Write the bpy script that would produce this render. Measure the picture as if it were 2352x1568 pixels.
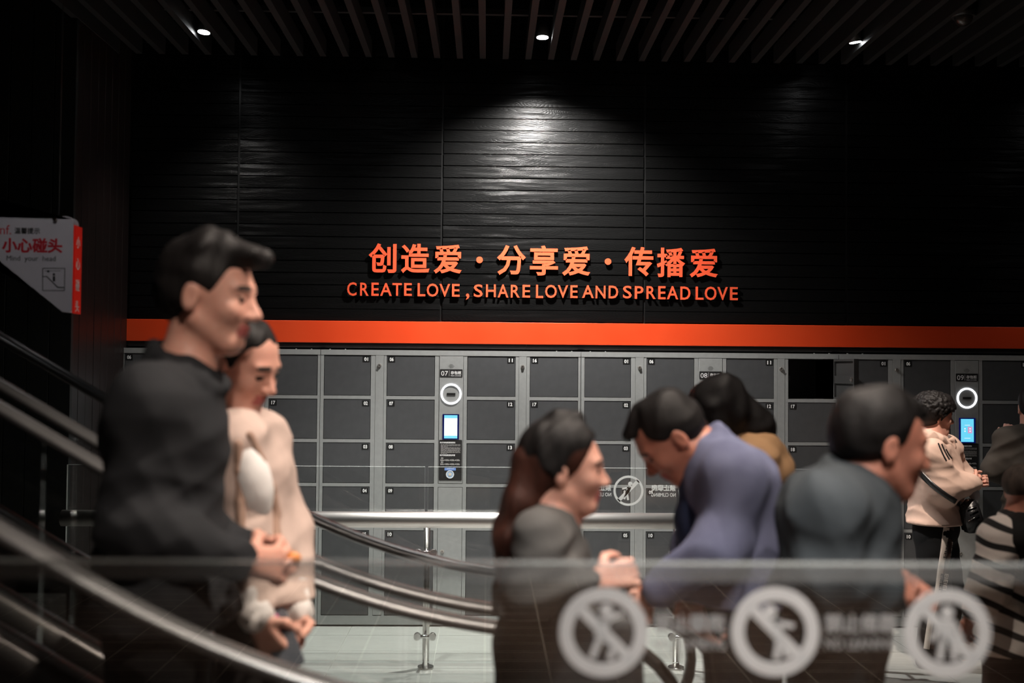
import bpy, bmesh, math, random
import numpy as np
from mathutils import Matrix, Vector
for o in list(bpy.data.objects): bpy.data.objects.remove(o, do_unlink=True)
SC = bpy.context.scene
COL = SC.collection
PI = math.pi

# ------------------------------------------------------------------ camera, world, lights, exposure
F = 2450.0; CX, CY, HC = 1176.0, 784.0, 1.66
YAW = math.atan(56 / F); PITCH = math.atan(70 / F); ROLL = 0.0083
CAMROT = Matrix.Rotation(-YAW, 3, 'Z') @ Matrix.Rotation(PI / 2 + PITCH, 3, 'X') @ Matrix.Rotation(ROLL, 3, 'Z')
cam = bpy.data.cameras.new('camera'); camo = bpy.data.objects.new('camera', cam); COL.objects.link(camo)
cam.sensor_width = 36.0; cam.lens = F / 2352 * 36.0; cam.clip_start = 0.02; cam.clip_end = 60
camo.matrix_world = Matrix.Translation((0, 0, HC)) @ CAMROT.to_4x4()
cam.dof.use_dof = True; cam.dof.focus_distance = 7.0; cam.dof.aperture_fstop = 1.55
SC.camera = camo
w = bpy.data.worlds.new('world'); SC.world = w; w.use_nodes = True
w.node_tree.nodes['Background'].inputs[0].default_value = (0.75, 0.82, 1.0, 1)
w.node_tree.nodes['Background'].inputs[1].default_value = 0.006
vs = SC.view_settings; vs.view_transform = 'Standard'; vs.look = 'None'; vs.exposure = 1.5; vs.gamma = 1.0
vs.use_curve_mapping = False
SC.cycles.transparent_max_bounces = 32      # many panes of glass stand one behind the other

def at(px, py, Y):
    """photo pixel -> point on the vertical plane at depth Y"""
    d = CAMROT @ Vector(((px - CX) / F, -(py - CY) / F, -1.0))
    return Vector((0, 0, HC)) + d * (Y / d.y)

# ceiling spotlights, some of them unseen and added to brighten things: (x, y, z), aim point, watts, cone degrees, colour, in-view fixture
WHITE = (1.0, 0.97, 0.93); WARM = (1.0, 0.86, 0.74)
LAMPS = [
    ((-1.728, 6.42, 3.69), (-1.50, 6.95, 1.0), 20, 95, WHITE, 'left'),
    ((0.317, 6.42, 3.69), (0.33, 6.95, 1.6), 240, 122, WHITE, 'centre'),
    ((2.233, 6.42, 3.69), (2.1, 6.15, 0.0), 5, 90, WHITE, 'right'),
    ((4.10, 6.42, 3.69), (4.0, 6.95, 1.2), 9, 70, WHITE, 'beside the right-hand wall'),
    ((-0.75, 5.0, 3.69), (-0.65, 6.25, 0.0), 170, 56, (0.99, 1.0, 0.96), 'over the aisle at the ringed console'),
    ((0.85, 4.4, 3.69), (0.80, 6.0, 0.7), 190, 42, WHITE, 'over the aisle at the open locker door'),
    ((2.15, 4.9, 3.69), (2.58, 6.1, 1.25), 190, 27, WARM, 'over the aisle behind the child'),
    ((0.50, 2.75, 3.69), (-0.62, 2.80, 1.55), 105, 50, WARM, 'over the couple on the near escalator'),
    ((1.15, 2.35, 3.69), (0.22, 2.65, 1.30), 95, 48, WARM, 'over the person in grey'),
    ((0.85, 3.2, 3.69), (0.70, 2.95, 1.2), 62, 56, WARM, 'over the foot of the escalators'),
    ((0.25, 1.35, 3.69), (0.25, 1.92, 1.15), 150, 40, WHITE, 'added to brighten the left decal of the near balustrade'),  # unseen lamp, added so the left vinyl ring reads bright
    ((0.85, 1.35, 3.69), (0.75, 1.92, 1.15), 150, 40, WHITE, 'added to brighten the right decals of the near balustrade'),  # second unseen lamp, added for the other vinyl rings
    ((0.25, 0.75, 3.69), (-0.62, 2.62, 1.55), 60, 34, WARM, 'added near the camera to brighten the couple'),  # fill from the camera side, added to lift the dark faces
    ((1.05, 0.75, 3.69), (0.55, 2.75, 1.30), 48, 44, WARM, 'added near the camera to brighten the queue'),  # added fill for the people at the escalator foot
    ((-1.45, 3.3, 3.69), (-1.95, 4.6, 2.1), 8, 44, WHITE, 'added in front of the hanging sign to brighten it'),  # unseen lamp, added because the sign panel was too dim
    ((1.75, 3.3, 3.69), (2.12, 4.25, 0.9), 34, 32, WARM, 'added to brighten the child in stripes'),  # unseen lamp, added to whiten the sweater stripes
    ((1.35, -3.2, 3.69), (1.35, -3.4, 0.0), 360, 70, WARM, 'added behind the camera to light the right of the floor'),  # added; cone placed for the floor mirrored in the near glass
    ((-1.3, -3.4, 3.69), (-1.3, -3.5, 0.0), 60, 60, WARM, 'added behind the camera to light the left of the floor'),  # weaker added lamp for the left part of that mirrored floor
]

# ------------------------------------------------------------------ materials
def mat(name, base=(0.5, 0.5, 0.5), rough=0.5, metal=0.0, spec=0.5, emit=None, es=1.0, noise=None, bump=None, coat=0.0):
    """noise=(scale, second colour, lo, hi, stretch), bump=(scale, strength, stretch)"""
    m = bpy.data.materials.new(name); m.use_nodes = True
    nt = m.node_tree; b = nt.nodes['Principled BSDF']
    b.inputs['Base Color'].default_value = (*base, 1); b.inputs['Roughness'].default_value = rough
    b.inputs['Metallic'].default_value = metal; b.inputs['Specular IOR Level'].default_value = spec
    b.inputs['Coat Weight'].default_value = coat
    if emit: b.inputs['Emission Color'].default_value = (*emit, 1); b.inputs['Emission Strength'].default_value = es
    if noise or bump:
        tc = nt.nodes.new('ShaderNodeTexCoord')
    def tex(scale, stretch):
        mp = nt.nodes.new('ShaderNodeMapping'); mp.inputs['Scale'].default_value = stretch
        nt.links.new(tc.outputs['Object'], mp.inputs['Vector'])
        n = nt.nodes.new('ShaderNodeTexNoise'); n.inputs['Scale'].default_value = scale; n.inputs['Detail'].default_value = 5
        nt.links.new(mp.outputs[0], n.inputs['Vector']); return n
    if noise:
        sc, c2, lo, hi, st = noise
        n = tex(sc, st); r = nt.nodes.new('ShaderNodeValToRGB')
        r.color_ramp.elements[0].position = lo; r.color_ramp.elements[1].position = hi
        r.color_ramp.elements[0].color = (*base, 1); r.color_ramp.elements[1].color = (*c2, 1)
        nt.links.new(n.outputs['Fac'], r.inputs[0]); nt.links.new(r.outputs[0], b.inputs['Base Color'])
    if bump:
        sc, s, st = bump
        n = tex(sc, st); bp = nt.nodes.new('ShaderNodeBump'); bp.inputs['Strength'].default_value = s
        bp.inputs['Distance'].default_value = 0.002
        nt.links.new(n.outputs['Fac'], bp.inputs['Height']); nt.links.new(bp.outputs[0], b.inputs['Normal'])
    return m

def glass_mat(name, tint, ior=1.5, rough=0.0):
    m = bpy.data.materials.new(name); m.use_nodes = True; nt = m.node_tree; nt.nodes.clear()
    out = nt.nodes.new('ShaderNodeOutputMaterial'); mx = nt.nodes.new('ShaderNodeMixShader')
    fr = nt.nodes.new('ShaderNodeFresnel'); ge = nt.nodes.new('ShaderNodeNewGeometry')
    ma = nt.nodes.new('ShaderNodeMath'); ma.operation = 'MULTIPLY_ADD'; ma.inputs[1].default_value = 1.0 / ior - ior; ma.inputs[2].default_value = ior
    nt.links.new(ge.outputs['Backfacing'], ma.inputs[0]); nt.links.new(ma.outputs[0], fr.inputs['IOR'])   # same reflectance on both faces of a pane
    tr = nt.nodes.new('ShaderNodeBsdfTransparent'); tr.inputs['Color'].default_value = (*tint, 1)
    gl = nt.nodes.new('ShaderNodeBsdfGlossy'); gl.inputs['Roughness'].default_value = rough
    nt.links.new(fr.outputs[0], mx.inputs[0]); nt.links.new(tr.outputs[0], mx.inputs[1]); nt.links.new(gl.outputs[0], mx.inputs[2])
    nt.links.new(mx.outputs[0], out.inputs[0]); return m

def wood_mat():
    """black stained planks with glossy raised grain"""
    m = bpy.data.materials.new('black_grain_wood'); m.use_nodes = True; nt = m.node_tree; N = nt.nodes; L = nt.links
    b = N['Principled BSDF']; b.inputs['Base Color'].default_value = (0.0038, 0.0038, 0.0038, 1)
    b.inputs['Roughness'].default_value = 0.31; b.inputs['Specular IOR Level'].default_value = 0.20
    tc = N.new('ShaderNodeTexCoord'); oi = N.new('ShaderNodeObjectInfo')
    ad = N.new('ShaderNodeVectorMath'); ad.operation = 'MULTIPLY_ADD'
    cx = N.new('ShaderNodeCombineXYZ')
    mu = N.new('ShaderNodeMath'); mu.operation = 'MULTIPLY'; mu.inputs[1].default_value = 37.0
    L.new(oi.outputs['Random'], mu.inputs[0]); L.new(mu.outputs[0], cx.inputs[0]); L.new(mu.outputs[0], cx.inputs[2])
    L.new(tc.outputs['Object'], ad.inputs[0]); ad.inputs[1].default_value = (1, 1, 1); L.new(cx.outputs[0], ad.inputs[2])
    mp = N.new('ShaderNodeMapping'); mp.inputs['Scale'].default_value = (0.9, 1.0, 6.5); L.new(ad.outputs[0], mp.inputs['Vector'])
    n1 = N.new('ShaderNodeTexNoise'); n1.inputs['Scale'].default_value = 1.5; n1.inputs['Detail'].default_value = 2.0
    n1.inputs['Roughness'].default_value = 0.45
    L.new(mp.outputs[0], n1.inputs['Vector'])
    fr = N.new('ShaderNodeMath'); fr.operation = 'MULTIPLY'; fr.inputs[1].default_value = 46.0; L.new(n1.outputs['Fac'], fr.inputs[0])
    sn = N.new('ShaderNodeMath'); sn.operation = 'PINGPONG'; sn.inputs[1].default_value = 0.5; L.new(fr.outputs[0], sn.inputs[0])
    pw = N.new('ShaderNodeMath'); pw.operation = 'POWER'; pw.inputs[1].default_value = 0.35; L.new(sn.outputs[0], pw.inputs[0])
    mp2 = N.new('ShaderNodeMapping'); mp2.inputs['Scale'].default_value = (6.0, 1.0, 110.0); L.new(ad.outputs[0], mp2.inputs['Vector'])
    n2 = N.new('ShaderNodeTexNoise'); n2.inputs['Scale'].default_value = 2.2; n2.inputs['Detail'].default_value = 3; L.new(mp2.outputs[0], n2.inputs['Vector'])
    sm = N.new('ShaderNodeMath'); sm.operation = 'MULTIPLY_ADD'; sm.inputs[1].default_value = 0.45
    L.new(n2.outputs['Fac'], sm.inputs[0]); L.new(pw.outputs[0], sm.inputs[2])
    bp = N.new('ShaderNodeBump'); bp.inputs['Strength'].default_value = 0.42; bp.inputs['Distance'].default_value = 0.0016
    L.new(sm.outputs[0], bp.inputs['Height']); L.new(bp.outputs[0], b.inputs['Normal'])
    return m

def tile_mat(name, base, c2, rough, bw, bh, mortar, msize):
    m = bpy.data.materials.new(name); m.use_nodes = True; nt = m.node_tree; b = nt.nodes['Principled BSDF']
    tc = nt.nodes.new('ShaderNodeTexCoord'); br = nt.nodes.new('ShaderNodeTexBrick')
    br.inputs['Color1'].default_value = (*base, 1); br.inputs['Color2'].default_value = (*c2, 1)
    br.inputs['Mortar'].default_value = (*mortar, 1); br.inputs['Scale'].default_value = 1.0
    br.inputs['Mortar Size'].default_value = msize; br.inputs['Brick Width'].default_value = bw; br.inputs['Row Height'].default_value = bh
    br.offset = 0.0
    nt.links.new(tc.outputs['Object'], br.inputs['Vector']); nt.links.new(br.outputs['Color'], b.inputs['Base Color'])
    b.inputs['Roughness'].default_value = rough
    return m

def vinyl(name, c, k):
    m = bpy.data.materials.new(name); m.use_nodes = True; nt = m.node_tree; nt.nodes.clear()
    out = nt.nodes.new('ShaderNodeOutputMaterial'); mx = nt.nodes.new('ShaderNodeMixShader'); mx.inputs[0].default_value = k
    d = nt.nodes.new('ShaderNodeBsdfDiffuse'); t = nt.nodes.new('ShaderNodeBsdfTranslucent')
    tc = nt.nodes.new('ShaderNodeTexCoord'); n = nt.nodes.new('ShaderNodeTexNoise'); n.inputs['Scale'].default_value = 30
    r = nt.nodes.new('ShaderNodeValToRGB'); r.color_ramp.elements[0].color = (*c, 1); r.color_ramp.elements[1].color = (*[q * 0.94 for q in c], 1)
    nt.links.new(tc.outputs['Object'], n.inputs['Vector']); nt.links.new(n.outputs['Fac'], r.inputs[0])
    for q in (d, t): nt.links.new(r.outputs[0], q.inputs['Color'])
    nt.links.new(d.outputs[0], mx.inputs[1]); nt.links.new(t.outputs[0], mx.inputs[2]); nt.links.new(mx.outputs[0], out.inputs[0]); return m
M = {}
M['frost'] = vinyl('white_vinyl', (0.90, 0.88, 0.87), 0.5); M['frost_far'] = vinyl('white_vinyl_fence', (0.95, 0.96, 0.95), 0.35)
M['wood'] = wood_mat()
M['joint'] = mat('dark_joint_metal', (0.03, 0.03, 0.03), 0.3, 0.7, noise=(9, (0.045, 0.045, 0.045), 0.4, 0.7, (1, 1, 1)))
M['void'] = mat('black_backing', (0.004, 0.004, 0.004), 0.9, noise=(3, (0.006, 0.006, 0.006), 0.4, 0.6, (1, 1, 1)))
M['orange'] = mat('orange_paint', (0.78, 0.070, 0.015), 0.40, spec=0.5, noise=(2.5, (0.75, 0.058, 0.011), 0.35, 0.65, (1, 1, 1)))
M['letter'] = mat('orange_acrylic', (0.80, 0.095, 0.036), 0.38, noise=(4, (0.78, 0.09, 0.034), 0.4, 0.6, (1, 1, 1)))
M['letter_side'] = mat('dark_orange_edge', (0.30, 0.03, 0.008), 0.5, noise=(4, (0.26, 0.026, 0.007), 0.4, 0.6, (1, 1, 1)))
M['satin'] = mat('satin_steel', (0.66, 0.63, 0.60), 0.42, 1.0, bump=(60, 0.08, (1, 1, 12)))
M['steel'] = mat('brushed_steel', (0.55, 0.54, 0.52), 0.24, 1.0, bump=(60, 0.12, (1, 1, 12)))
M['steel_dark'] = mat('dark_brushed_steel', (0.16, 0.145, 0.14), 0.3, 1.0, bump=(60, 0.1, (1, 1, 12)))
M['chrome'] = mat('chrome', (0.75, 0.75, 0.74), 0.12, 1.0, noise=(40, (0.7, 0.7, 0.7), 0.4, 0.6, (1, 1, 1)))
M['frame'] = mat('grey_locker_frame', (0.30, 0.305, 0.30), 0.42, noise=(30, (0.28, 0.285, 0.28), 0.4, 0.6, (1, 1, 1)), bump=(420, 0.05, (1, 1, 1)))
M['door'] = mat('charcoal_locker_door', (0.070, 0.071, 0.074), 0.45, noise=(18, (0.064, 0.065, 0.068), 0.4, 0.6, (1, 1, 1)), bump=(500, 0.06, (1, 1, 1)))
M['inner'] = mat('dark_locker_interior', (0.03, 0.03, 0.03), 0.55, noise=(12, (0.036, 0.036, 0.036), 0.4, 0.6, (1, 1, 1)))
M['plate'] = mat('black_plate', (0.008, 0.008, 0.008), 0.45, noise=(20, (0.011, 0.011, 0.011), 0.4, 0.6, (1, 1, 1)))
M['plate2'] = mat('charcoal_plate', (0.020, 0.019, 0.019), 0.4, noise=(20, (0.024, 0.023, 0.023), 0.4, 0.6, (1, 1, 1)))
M['print'] = mat('white_print', (0.86, 0.86, 0.85), 0.6, noise=(30, (0.82, 0.82, 0.81), 0.4, 0.6, (1, 1, 1)))
M['print_grey'] = mat('grey_print', (0.36, 0.35, 0.34), 0.6, noise=(30, (0.33, 0.32, 0.31), 0.4, 0.6, (1, 1, 1)))
M['print_black'] = mat('black_print', (0.02, 0.02, 0.022), 0.6, noise=(30, (0.025, 0.025, 0.027), 0.4, 0.6, (1, 1, 1)))
M['print_red'] = mat('red_print', (0.55, 0.015, 0.03), 0.55, noise=(30, (0.5, 0.012, 0.026), 0.4, 0.6, (1, 1, 1)))
M['led'] = mat('white_led', (0.9, 0.9, 0.95), 0.4, emit=(0.93, 0.95, 1.0), es=1.1, noise=(30, (0.85, 0.85, 0.9), 0.4, 0.6, (1, 1, 1)))
M['scr_white'] = mat('screen_white', (0.1, 0.1, 0.1), 0.2, emit=(0.86, 0.97, 1.0), es=0.36, noise=(30, (0.12, 0.12, 0.12), 0.4, 0.6, (1, 1, 1)))
M['scr_cyan'] = mat('screen_cyan', (0.05, 0.1, 0.1), 0.2, emit=(0.20, 0.76, 1.0), es=0.32, noise=(30, (0.06, 0.12, 0.12), 0.4, 0.6, (1, 1, 1)))
M['scr_sky'] = mat('screen_sky', (0.05, 0.1, 0.1), 0.2, emit=(0.16, 0.72, 1.0), es=0.33, noise=(30, (0.06, 0.12, 0.12), 0.4, 0.6, (1, 1, 1)))
M['scr_pink'] = mat('screen_pink', (0.1, 0.05, 0.08), 0.2, emit=(0.72, 0.42, 0.72), es=0.30, noise=(30, (0.12, 0.06, 0.09), 0.4, 0.6, (1, 1, 1)))
M['scr_bezel'] = mat('screen_bezel', (0.004, 0.005, 0.02), 0.12, emit=(0.0, 0.01, 0.22), es=0.10, noise=(30, (0.005, 0.006, 0.024), 0.4, 0.6, (1, 1, 1)))
M['blue'] = mat('blue_sticker', (0.16, 0.30, 0.72), 0.5, noise=(30, (0.14, 0.27, 0.66), 0.4, 0.6, (1, 1, 1)))
M['paleblue'] = mat('pale_blue_disc', (0.42, 0.55, 0.72), 0.3, noise=(30, (0.40, 0.52, 0.68), 0.4, 0.6, (1, 1, 1)))
M['cream'] = mat('cream_disc', (0.75, 0.66, 0.55), 0.4, noise=(30, (0.7, 0.62, 0.52), 0.4, 0.6, (1, 1, 1)))
M['tile'] = mat('pale_green_grey_tile', (0.46, 0.455, 0.43), 0.36, noise=(7, (0.41, 0.405, 0.385), 0.35, 0.7, (1, 4, 1)), bump=(60, 0.05, (1, 3, 1)))
M['grout'] = mat('pale_grout', (0.66, 0.66, 0.61), 0.7, noise=(20, (0.6, 0.6, 0.56), 0.4, 0.6, (1, 1, 1)))
M['brown_tile'] = tile_mat('brown_wood_tile', (0.34, 0.235, 0.185), (0.28, 0.19, 0.15), 0.4, 0.36, 0.2, (0.72, 0.60, 0.50), 0.008)
M['hall'] = mat('dark_hall_wall', (0.02, 0.02, 0.021), 0.6, noise=(4, (0.026, 0.026, 0.027), 0.4, 0.6, (1, 1, 1)))
M['slat'] = mat('dark_grey_baffle', (0.015, 0.0155, 0.016), 0.6, noise=(10, (0.012, 0.0125, 0.013), 0.4, 0.6, (1, 0.2, 1)))
M['duct'] = mat('dull_duct', (0.07, 0.066, 0.058), 0.6, noise=(6, (0.055, 0.052, 0.046), 0.4, 0.6, (1, 1, 1)))
M['vplank'] = mat('black_green_plank', (0.011, 0.013, 0.0125), 0.55, noise=(5, (0.008, 0.0095, 0.0095), 0.4, 0.6, (9, 9, 1)), bump=(30, 0.1, (8, 8, 1)))
M['vplank2'] = mat('black_brown_plank', (0.015, 0.009, 0.008), 0.42, noise=(5, (0.010, 0.0065, 0.006), 0.4, 0.6, (9, 9, 1)), bump=(30, 0.1, (8, 8, 1)))
M['black'] = mat('black_metal', (0.012, 0.012, 0.012), 0.45, noise=(20, (0.015, 0.015, 0.015), 0.4, 0.6, (1, 1, 1)))
M['lens'] = mat('lamp_lens', (1, 1, 1), 0.4, emit=(0.98, 0.99, 1.0), es=14.0, noise=(30, (0.95, 0.95, 0.95), 0.4, 0.6, (1, 1, 1)))
M['glass'] = glass_mat('clear_glass', (0.984, 0.991, 0.987))
M['glass_near'] = glass_mat('near_glass', (0.975, 0.985, 0.98))
M['fence_edge'] = mat('fence_glass_edge', (0.55, 0.58, 0.56), 0.3, noise=(20, (0.5, 0.53, 0.51), 0.4, 0.6, (1, 1, 1)))
M['glass_edge'] = mat('polished_glass_edge', (0.16, 0.18, 0.17), 0.25, noise=(20, (0.13, 0.15, 0.14), 0.4, 0.6, (1, 1, 1)))
M['frost_thin'] = vinyl('grey_vinyl', (0.6, 0.58, 0.57), 0.5)
M['rubber'] = mat('black_handrail_rubber', (0.085, 0.083, 0.083), 0.27, spec=0.9, noise=(8, (0.095, 0.093, 0.093), 0.4, 0.6, (1, 1, 1)))
M['step'] = mat('ribbed_step', (0.12, 0.12, 0.12), 0.45, 0.6, noise=(20, (0.09, 0.09, 0.09), 0.4, 0.6, (1, 1, 1)))
M['sign_white'] = mat('white_acrylic', (0.60, 0.58, 0.64), 0.35, noise=(6, (0.57, 0.55, 0.61), 0.4, 0.6, (1, 1, 1)))
M['sign_red'] = mat('red_acrylic', (0.62, 0.012, 0.012), 0.3, emit=(0.8, 0.01, 0.0), es=0.05, noise=(6, (0.58, 0.01, 0.01), 0.4, 0.6, (1, 1, 1)))  # faint red glow put into the material itself


def film(name, c, clear):
    m = bpy.data.materials.new(name); m.use_nodes = True; nt = m.node_tree; nt.nodes.clear()
    out = nt.nodes.new('ShaderNodeOutputMaterial'); mx = nt.nodes.new('ShaderNodeMixShader'); mx.inputs[0].default_value = clear
    d = nt.nodes.new('ShaderNodeBsdfDiffuse'); t = nt.nodes.new('ShaderNodeBsdfTransparent'); d.inputs['Color'].default_value = (*c, 1)
    nt.links.new(d.outputs[0], mx.inputs[1]); nt.links.new(t.outputs[0], mx.inputs[2]); nt.links.new(mx.outputs[0], out.inputs[0]); return m
M['cap'] = film('clear_edge_cap', (0.42, 0.41, 0.40), 0.86)

# ------------------------------------------------------------------ object helpers
def link(o, parent=None):
    COL.objects.link(o)
    if parent is not None: o.parent = parent
    return o
def tag(o, label=None, cat=None, group=None, kind=None):
    for k, v in (('label', label), ('category', cat), ('group', group), ('kind', kind)):
        if v: o[k] = v
    return o
def empty(name, loc=(0, 0, 0)):
    o = bpy.data.objects.new(name, None); o.location = loc; o.empty_display_size = 0.1
    return link(o)
def add_box(bm, x0, x1, y0, y1, z0, z1, mi=0):
    v = [bm.verts.new(c) for c in ((x0, y0, z0), (x1, y0, z0), (x1, y1, z0), (x0, y1, z0), (x0, y0, z1), (x1, y0, z1), (x1, y1, z1), (x0, y1, z1))]
    for f in ((0, 3, 2, 1), (4, 5, 6, 7), (0, 1, 5, 4), (1, 2, 6, 5), (2, 3, 7, 6), (3, 0, 4, 7)):
        bm.faces.new([v[i] for i in f]).material_index = mi
    return v
def mesh_of(bm, name, mats, smooth=False):
    me = bpy.data.meshes.new(name); bm.normal_update(); bm.to_mesh(me); bm.free()
    for m in (mats if isinstance(mats, (list, tuple)) else [mats]): me.materials.append(m)
    if smooth: me.polygons.foreach_set('use_smooth', [True] * len(me.polygons))
    return me
def obj(name, me, parent=None, loc=(0, 0, 0), rot=(0, 0, 0)):
    o = bpy.data.objects.new(name, me); o.location = loc; o.rotation_euler = rot
    return link(o, parent)
def box(name, x0, x1, y0, y1, z0, z1, m, parent=None, bevel=0.0):
    """box mesh with its origin at the centre of its base"""
    cx, cy = (x0 + x1) / 2, (y0 + y1) / 2
    bm = bmesh.new(); add_box(bm, x0 - cx, x1 - cx, y0 - cy, y1 - cy, 0, z1 - z0)
    if bevel: bmesh.ops.bevel(bm, geom=bm.edges[:], offset=bevel, segments=1, affect='EDGES')
    return obj(name, mesh_of(bm, name, m), parent, (cx, cy, z0))
def tube_bm(pts, r, seg=12, bm=None, cap=True, mi=0):
    """tube along points; r number or list"""
    bm = bm or bmesh.new(); P = [Vector(p) for p in pts]; rings = []
    up = Vector((0, 0, 1))
    for i, p in enumerate(P):
        t = (P[min(i + 1, len(P) - 1)] - P[max(i - 1, 0)]).normalized()
        a = t.cross(up)
        if a.length < 1e-4: a = Vector((1, 0, 0))
        a.normalize(); b = a.cross(t).normalized(); rr = r[i] if isinstance(r, (list, tuple)) else r
        rings.append([bm.verts.new(p + a * (rr * math.cos(2 * PI * k / seg)) + b * (rr * math.sin(2 * PI * k / seg))) for k in range(seg)])
    for i in range(len(rings) - 1):
        for k in range(seg):
            f = bm.faces.new((rings[i][k], rings[i][(k + 1) % seg], rings[i + 1][(k + 1) % seg], rings[i + 1][k])); f.smooth = True; f.material_index = mi
    if cap:
        bm.faces.new(rings[0][::-1]).material_index = mi; bm.faces.new(rings[-1]).material_index = mi
    return bm
def disc_prism(bm, cx, cz, r, y0, y1, seg=24, r0=0.0, a0=0.0, a1=2 * PI, mi=0):
    """disc / annulus / arc in the XZ plane, front at y0 (camera side) and back at y1"""
    full = abs(a1 - a0 - 2 * PI) < 1e-6; n = seg
    ang = [a0 + (a1 - a0) * i / n for i in range(n if full else n + 1)]
    def ring(rad, y): return [bm.verts.new((cx + rad * math.cos(t), y, cz + rad * math.sin(t))) for t in ang]
    fo, bo = ring(r, y0), ring(r, y1); k = len(ang); rng = range(k) if full else range(k - 1)
    fs = []
    if r0 > 0:
        fi, bi = ring(r0, y0), ring(r0, y1)
        for i in rng:
            j = (i + 1) % k
            fs += [bm.faces.new((fo[i], fo[j], fi[j], fi[i])), bm.faces.new((fo[j], fo[i], bo[i], bo[j])), bm.faces.new((fi[i], fi[j], bi[j], bi[i])), bm.faces.new((bo[i], bi[i], bi[j], bo[j]))]
        if not full:
            fs += [bm.faces.new((fo[0], fi[0], bi[0], bo[0])), bm.faces.new((fo[-1], bo[-1], bi[-1], fi[-1]))]
    else:
        fs.append(bm.faces.new(fo)); fs.append(bm.faces.new(bo[::-1]))
        for i in range(k): fs.append(bm.faces.new((fo[(i + 1) % k], fo[i], bo[i], bo[(i + 1) % k])))
    for f in fs: f.material_index = mi
def prism(bm, pts, y0, y1, mi=0):
    """polygon (x, z) extruded from y0 to y1"""
    f = [bm.verts.new((x, y0, z)) for x, z in pts]; b = [bm.verts.new((x, y1, z)) for x, z in pts]; n = len(pts)
    fs = [bm.faces.new(f), bm.faces.new(b[::-1])]
    for i in range(n): fs.append(bm.faces.new((f[(i + 1) % n], f[i], b[i], b[(i + 1) % n])))
    for q in fs: q.material_index = mi
def bar(bm, x0, z0, x1, z1, wd, y0, y1, mi=0):
    d = Vector((x1 - x0, z1 - z0)); n = Vector((-d.y, d.x)).normalized() * wd / 2
    prism(bm, [(x0 + n.x, z0 + n.y), (x0 - n.x, z0 - n.y), (x1 - n.x, z1 - n.y), (x1 + n.x, z1 + n.y)], y0, y1, mi)
def rrect(x0, x1, z0, z1, r, seg=4):
    pts = []
    for cx, cz, a in ((x1 - r, z1 - r, 0), (x0 + r, z1 - r, PI / 2), (x0 + r, z0 + r, PI), (x1 - r, z0 + r, 1.5 * PI)):
        for i in range(seg + 1): pts.append((cx + r * math.cos(a + PI / 2 * i / seg), cz + r * math.sin(a + PI / 2 * i / seg)))
    return pts
def text_bm(body, height, bold=0.0, extrude=0.0005, width=None, space=1.0):
    """lettering in the XZ plane facing -Y, lower left at the origin, cap height = height"""
    cu = bpy.data.curves.new('t', 'FONT'); cu.body = body; cu.size = 1.0; cu.space_character = space
    cu.resolution_u = 3; cu.extrude = 0.01
    if bold: cu.bevel_depth = bold; cu.bevel_resolution = 0     # widens every stroke; flattened below
    o = bpy.data.objects.new('t', cu); COL.objects.link(o)
    dg = bpy.context.evaluated_depsgraph_get(); dg.update()
    me = bpy.data.meshes.new_from_object(o.evaluated_get(dg))
    bpy.data.objects.remove(o); bpy.data.curves.remove(cu)
    bm = bmesh.new(); bm.from_mesh(me); bpy.data.meshes.remove(me)
    xs = [v.co.x for v in bm.verts]; ys = [v.co.y for v in bm.verts]
    if not xs: return bm
    sy = height / (max(ys) - min(ys)); sx = sy if width is None else width / (max(xs) - min(xs))
    x0, y0 = min(xs), min(ys)
    for v in bm.verts: v.co = Vector(((v.co.x - x0) * sx, -extrude if v.co.z > 0 else 0.0, (v.co.y - y0) * sy))
    bmesh.ops.remove_doubles(bm, verts=bm.verts[:], dist=height * 1e-4)
    for f in bm.faces: f.smooth = False
    return bm
def merge(dst, src, dx=0, dy=0, dz=0, mi=None, flipx=False):
    vm = {}
    for v in src.verts: vm[v] = dst.verts.new(((-v.co.x if flipx else v.co.x) + dx, v.co.y + dy, v.co.z + dz))
    for f in src.faces:
        vs_ = [vm[v] for v in f.verts]
        try:
            nf = dst.faces.new(vs_[::-1] if flipx else vs_); nf.material_index = f.material_index if mi is None else mi
        except ValueError: pass
    src.free()

# ------------------------------------------------------------------ the setting
random.seed(4)
floor = obj('floor', None); bpy.data.objects.remove(floor)
bm = bmesh.new(); add_box(bm, -5, 6, -7.0, 5.0, -0.2, -0.004)
floor_near = obj('floor', mesh_of(bm, 'floor', M['brown_tile'])); tag(floor_near, 'dark brown wood-look tiled floor under the escalators', None, kind='structure')
bm = bmesh.new(); add_box(bm, -5, 6, 5.0, 7.6, -0.2, -0.006)
floor = obj('floor', mesh_of(bm, 'floor', M['grout'])); tag(floor, 'pale green-grey tiled floor in front of the lockers', None, kind='structure')
TW, TD = 0.572, 0.371
bm = bmesh.new(); add_box(bm, -TW / 2 + 0.002, TW / 2 - 0.002, -TD / 2 + 0.002, TD / 2 - 0.002, -0.012, 0.0)
tile_me = mesh_of(bm, 'tile', M['tile'])
for i in range(-4, 8):
    for j in range(0, 6):
        y = 7.14 - TD * (j + 0.5)
        obj('tile', tile_me, floor, (-0.293 + TW * (i + 0.5), y, random.uniform(-0.0006, 0)))

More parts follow.
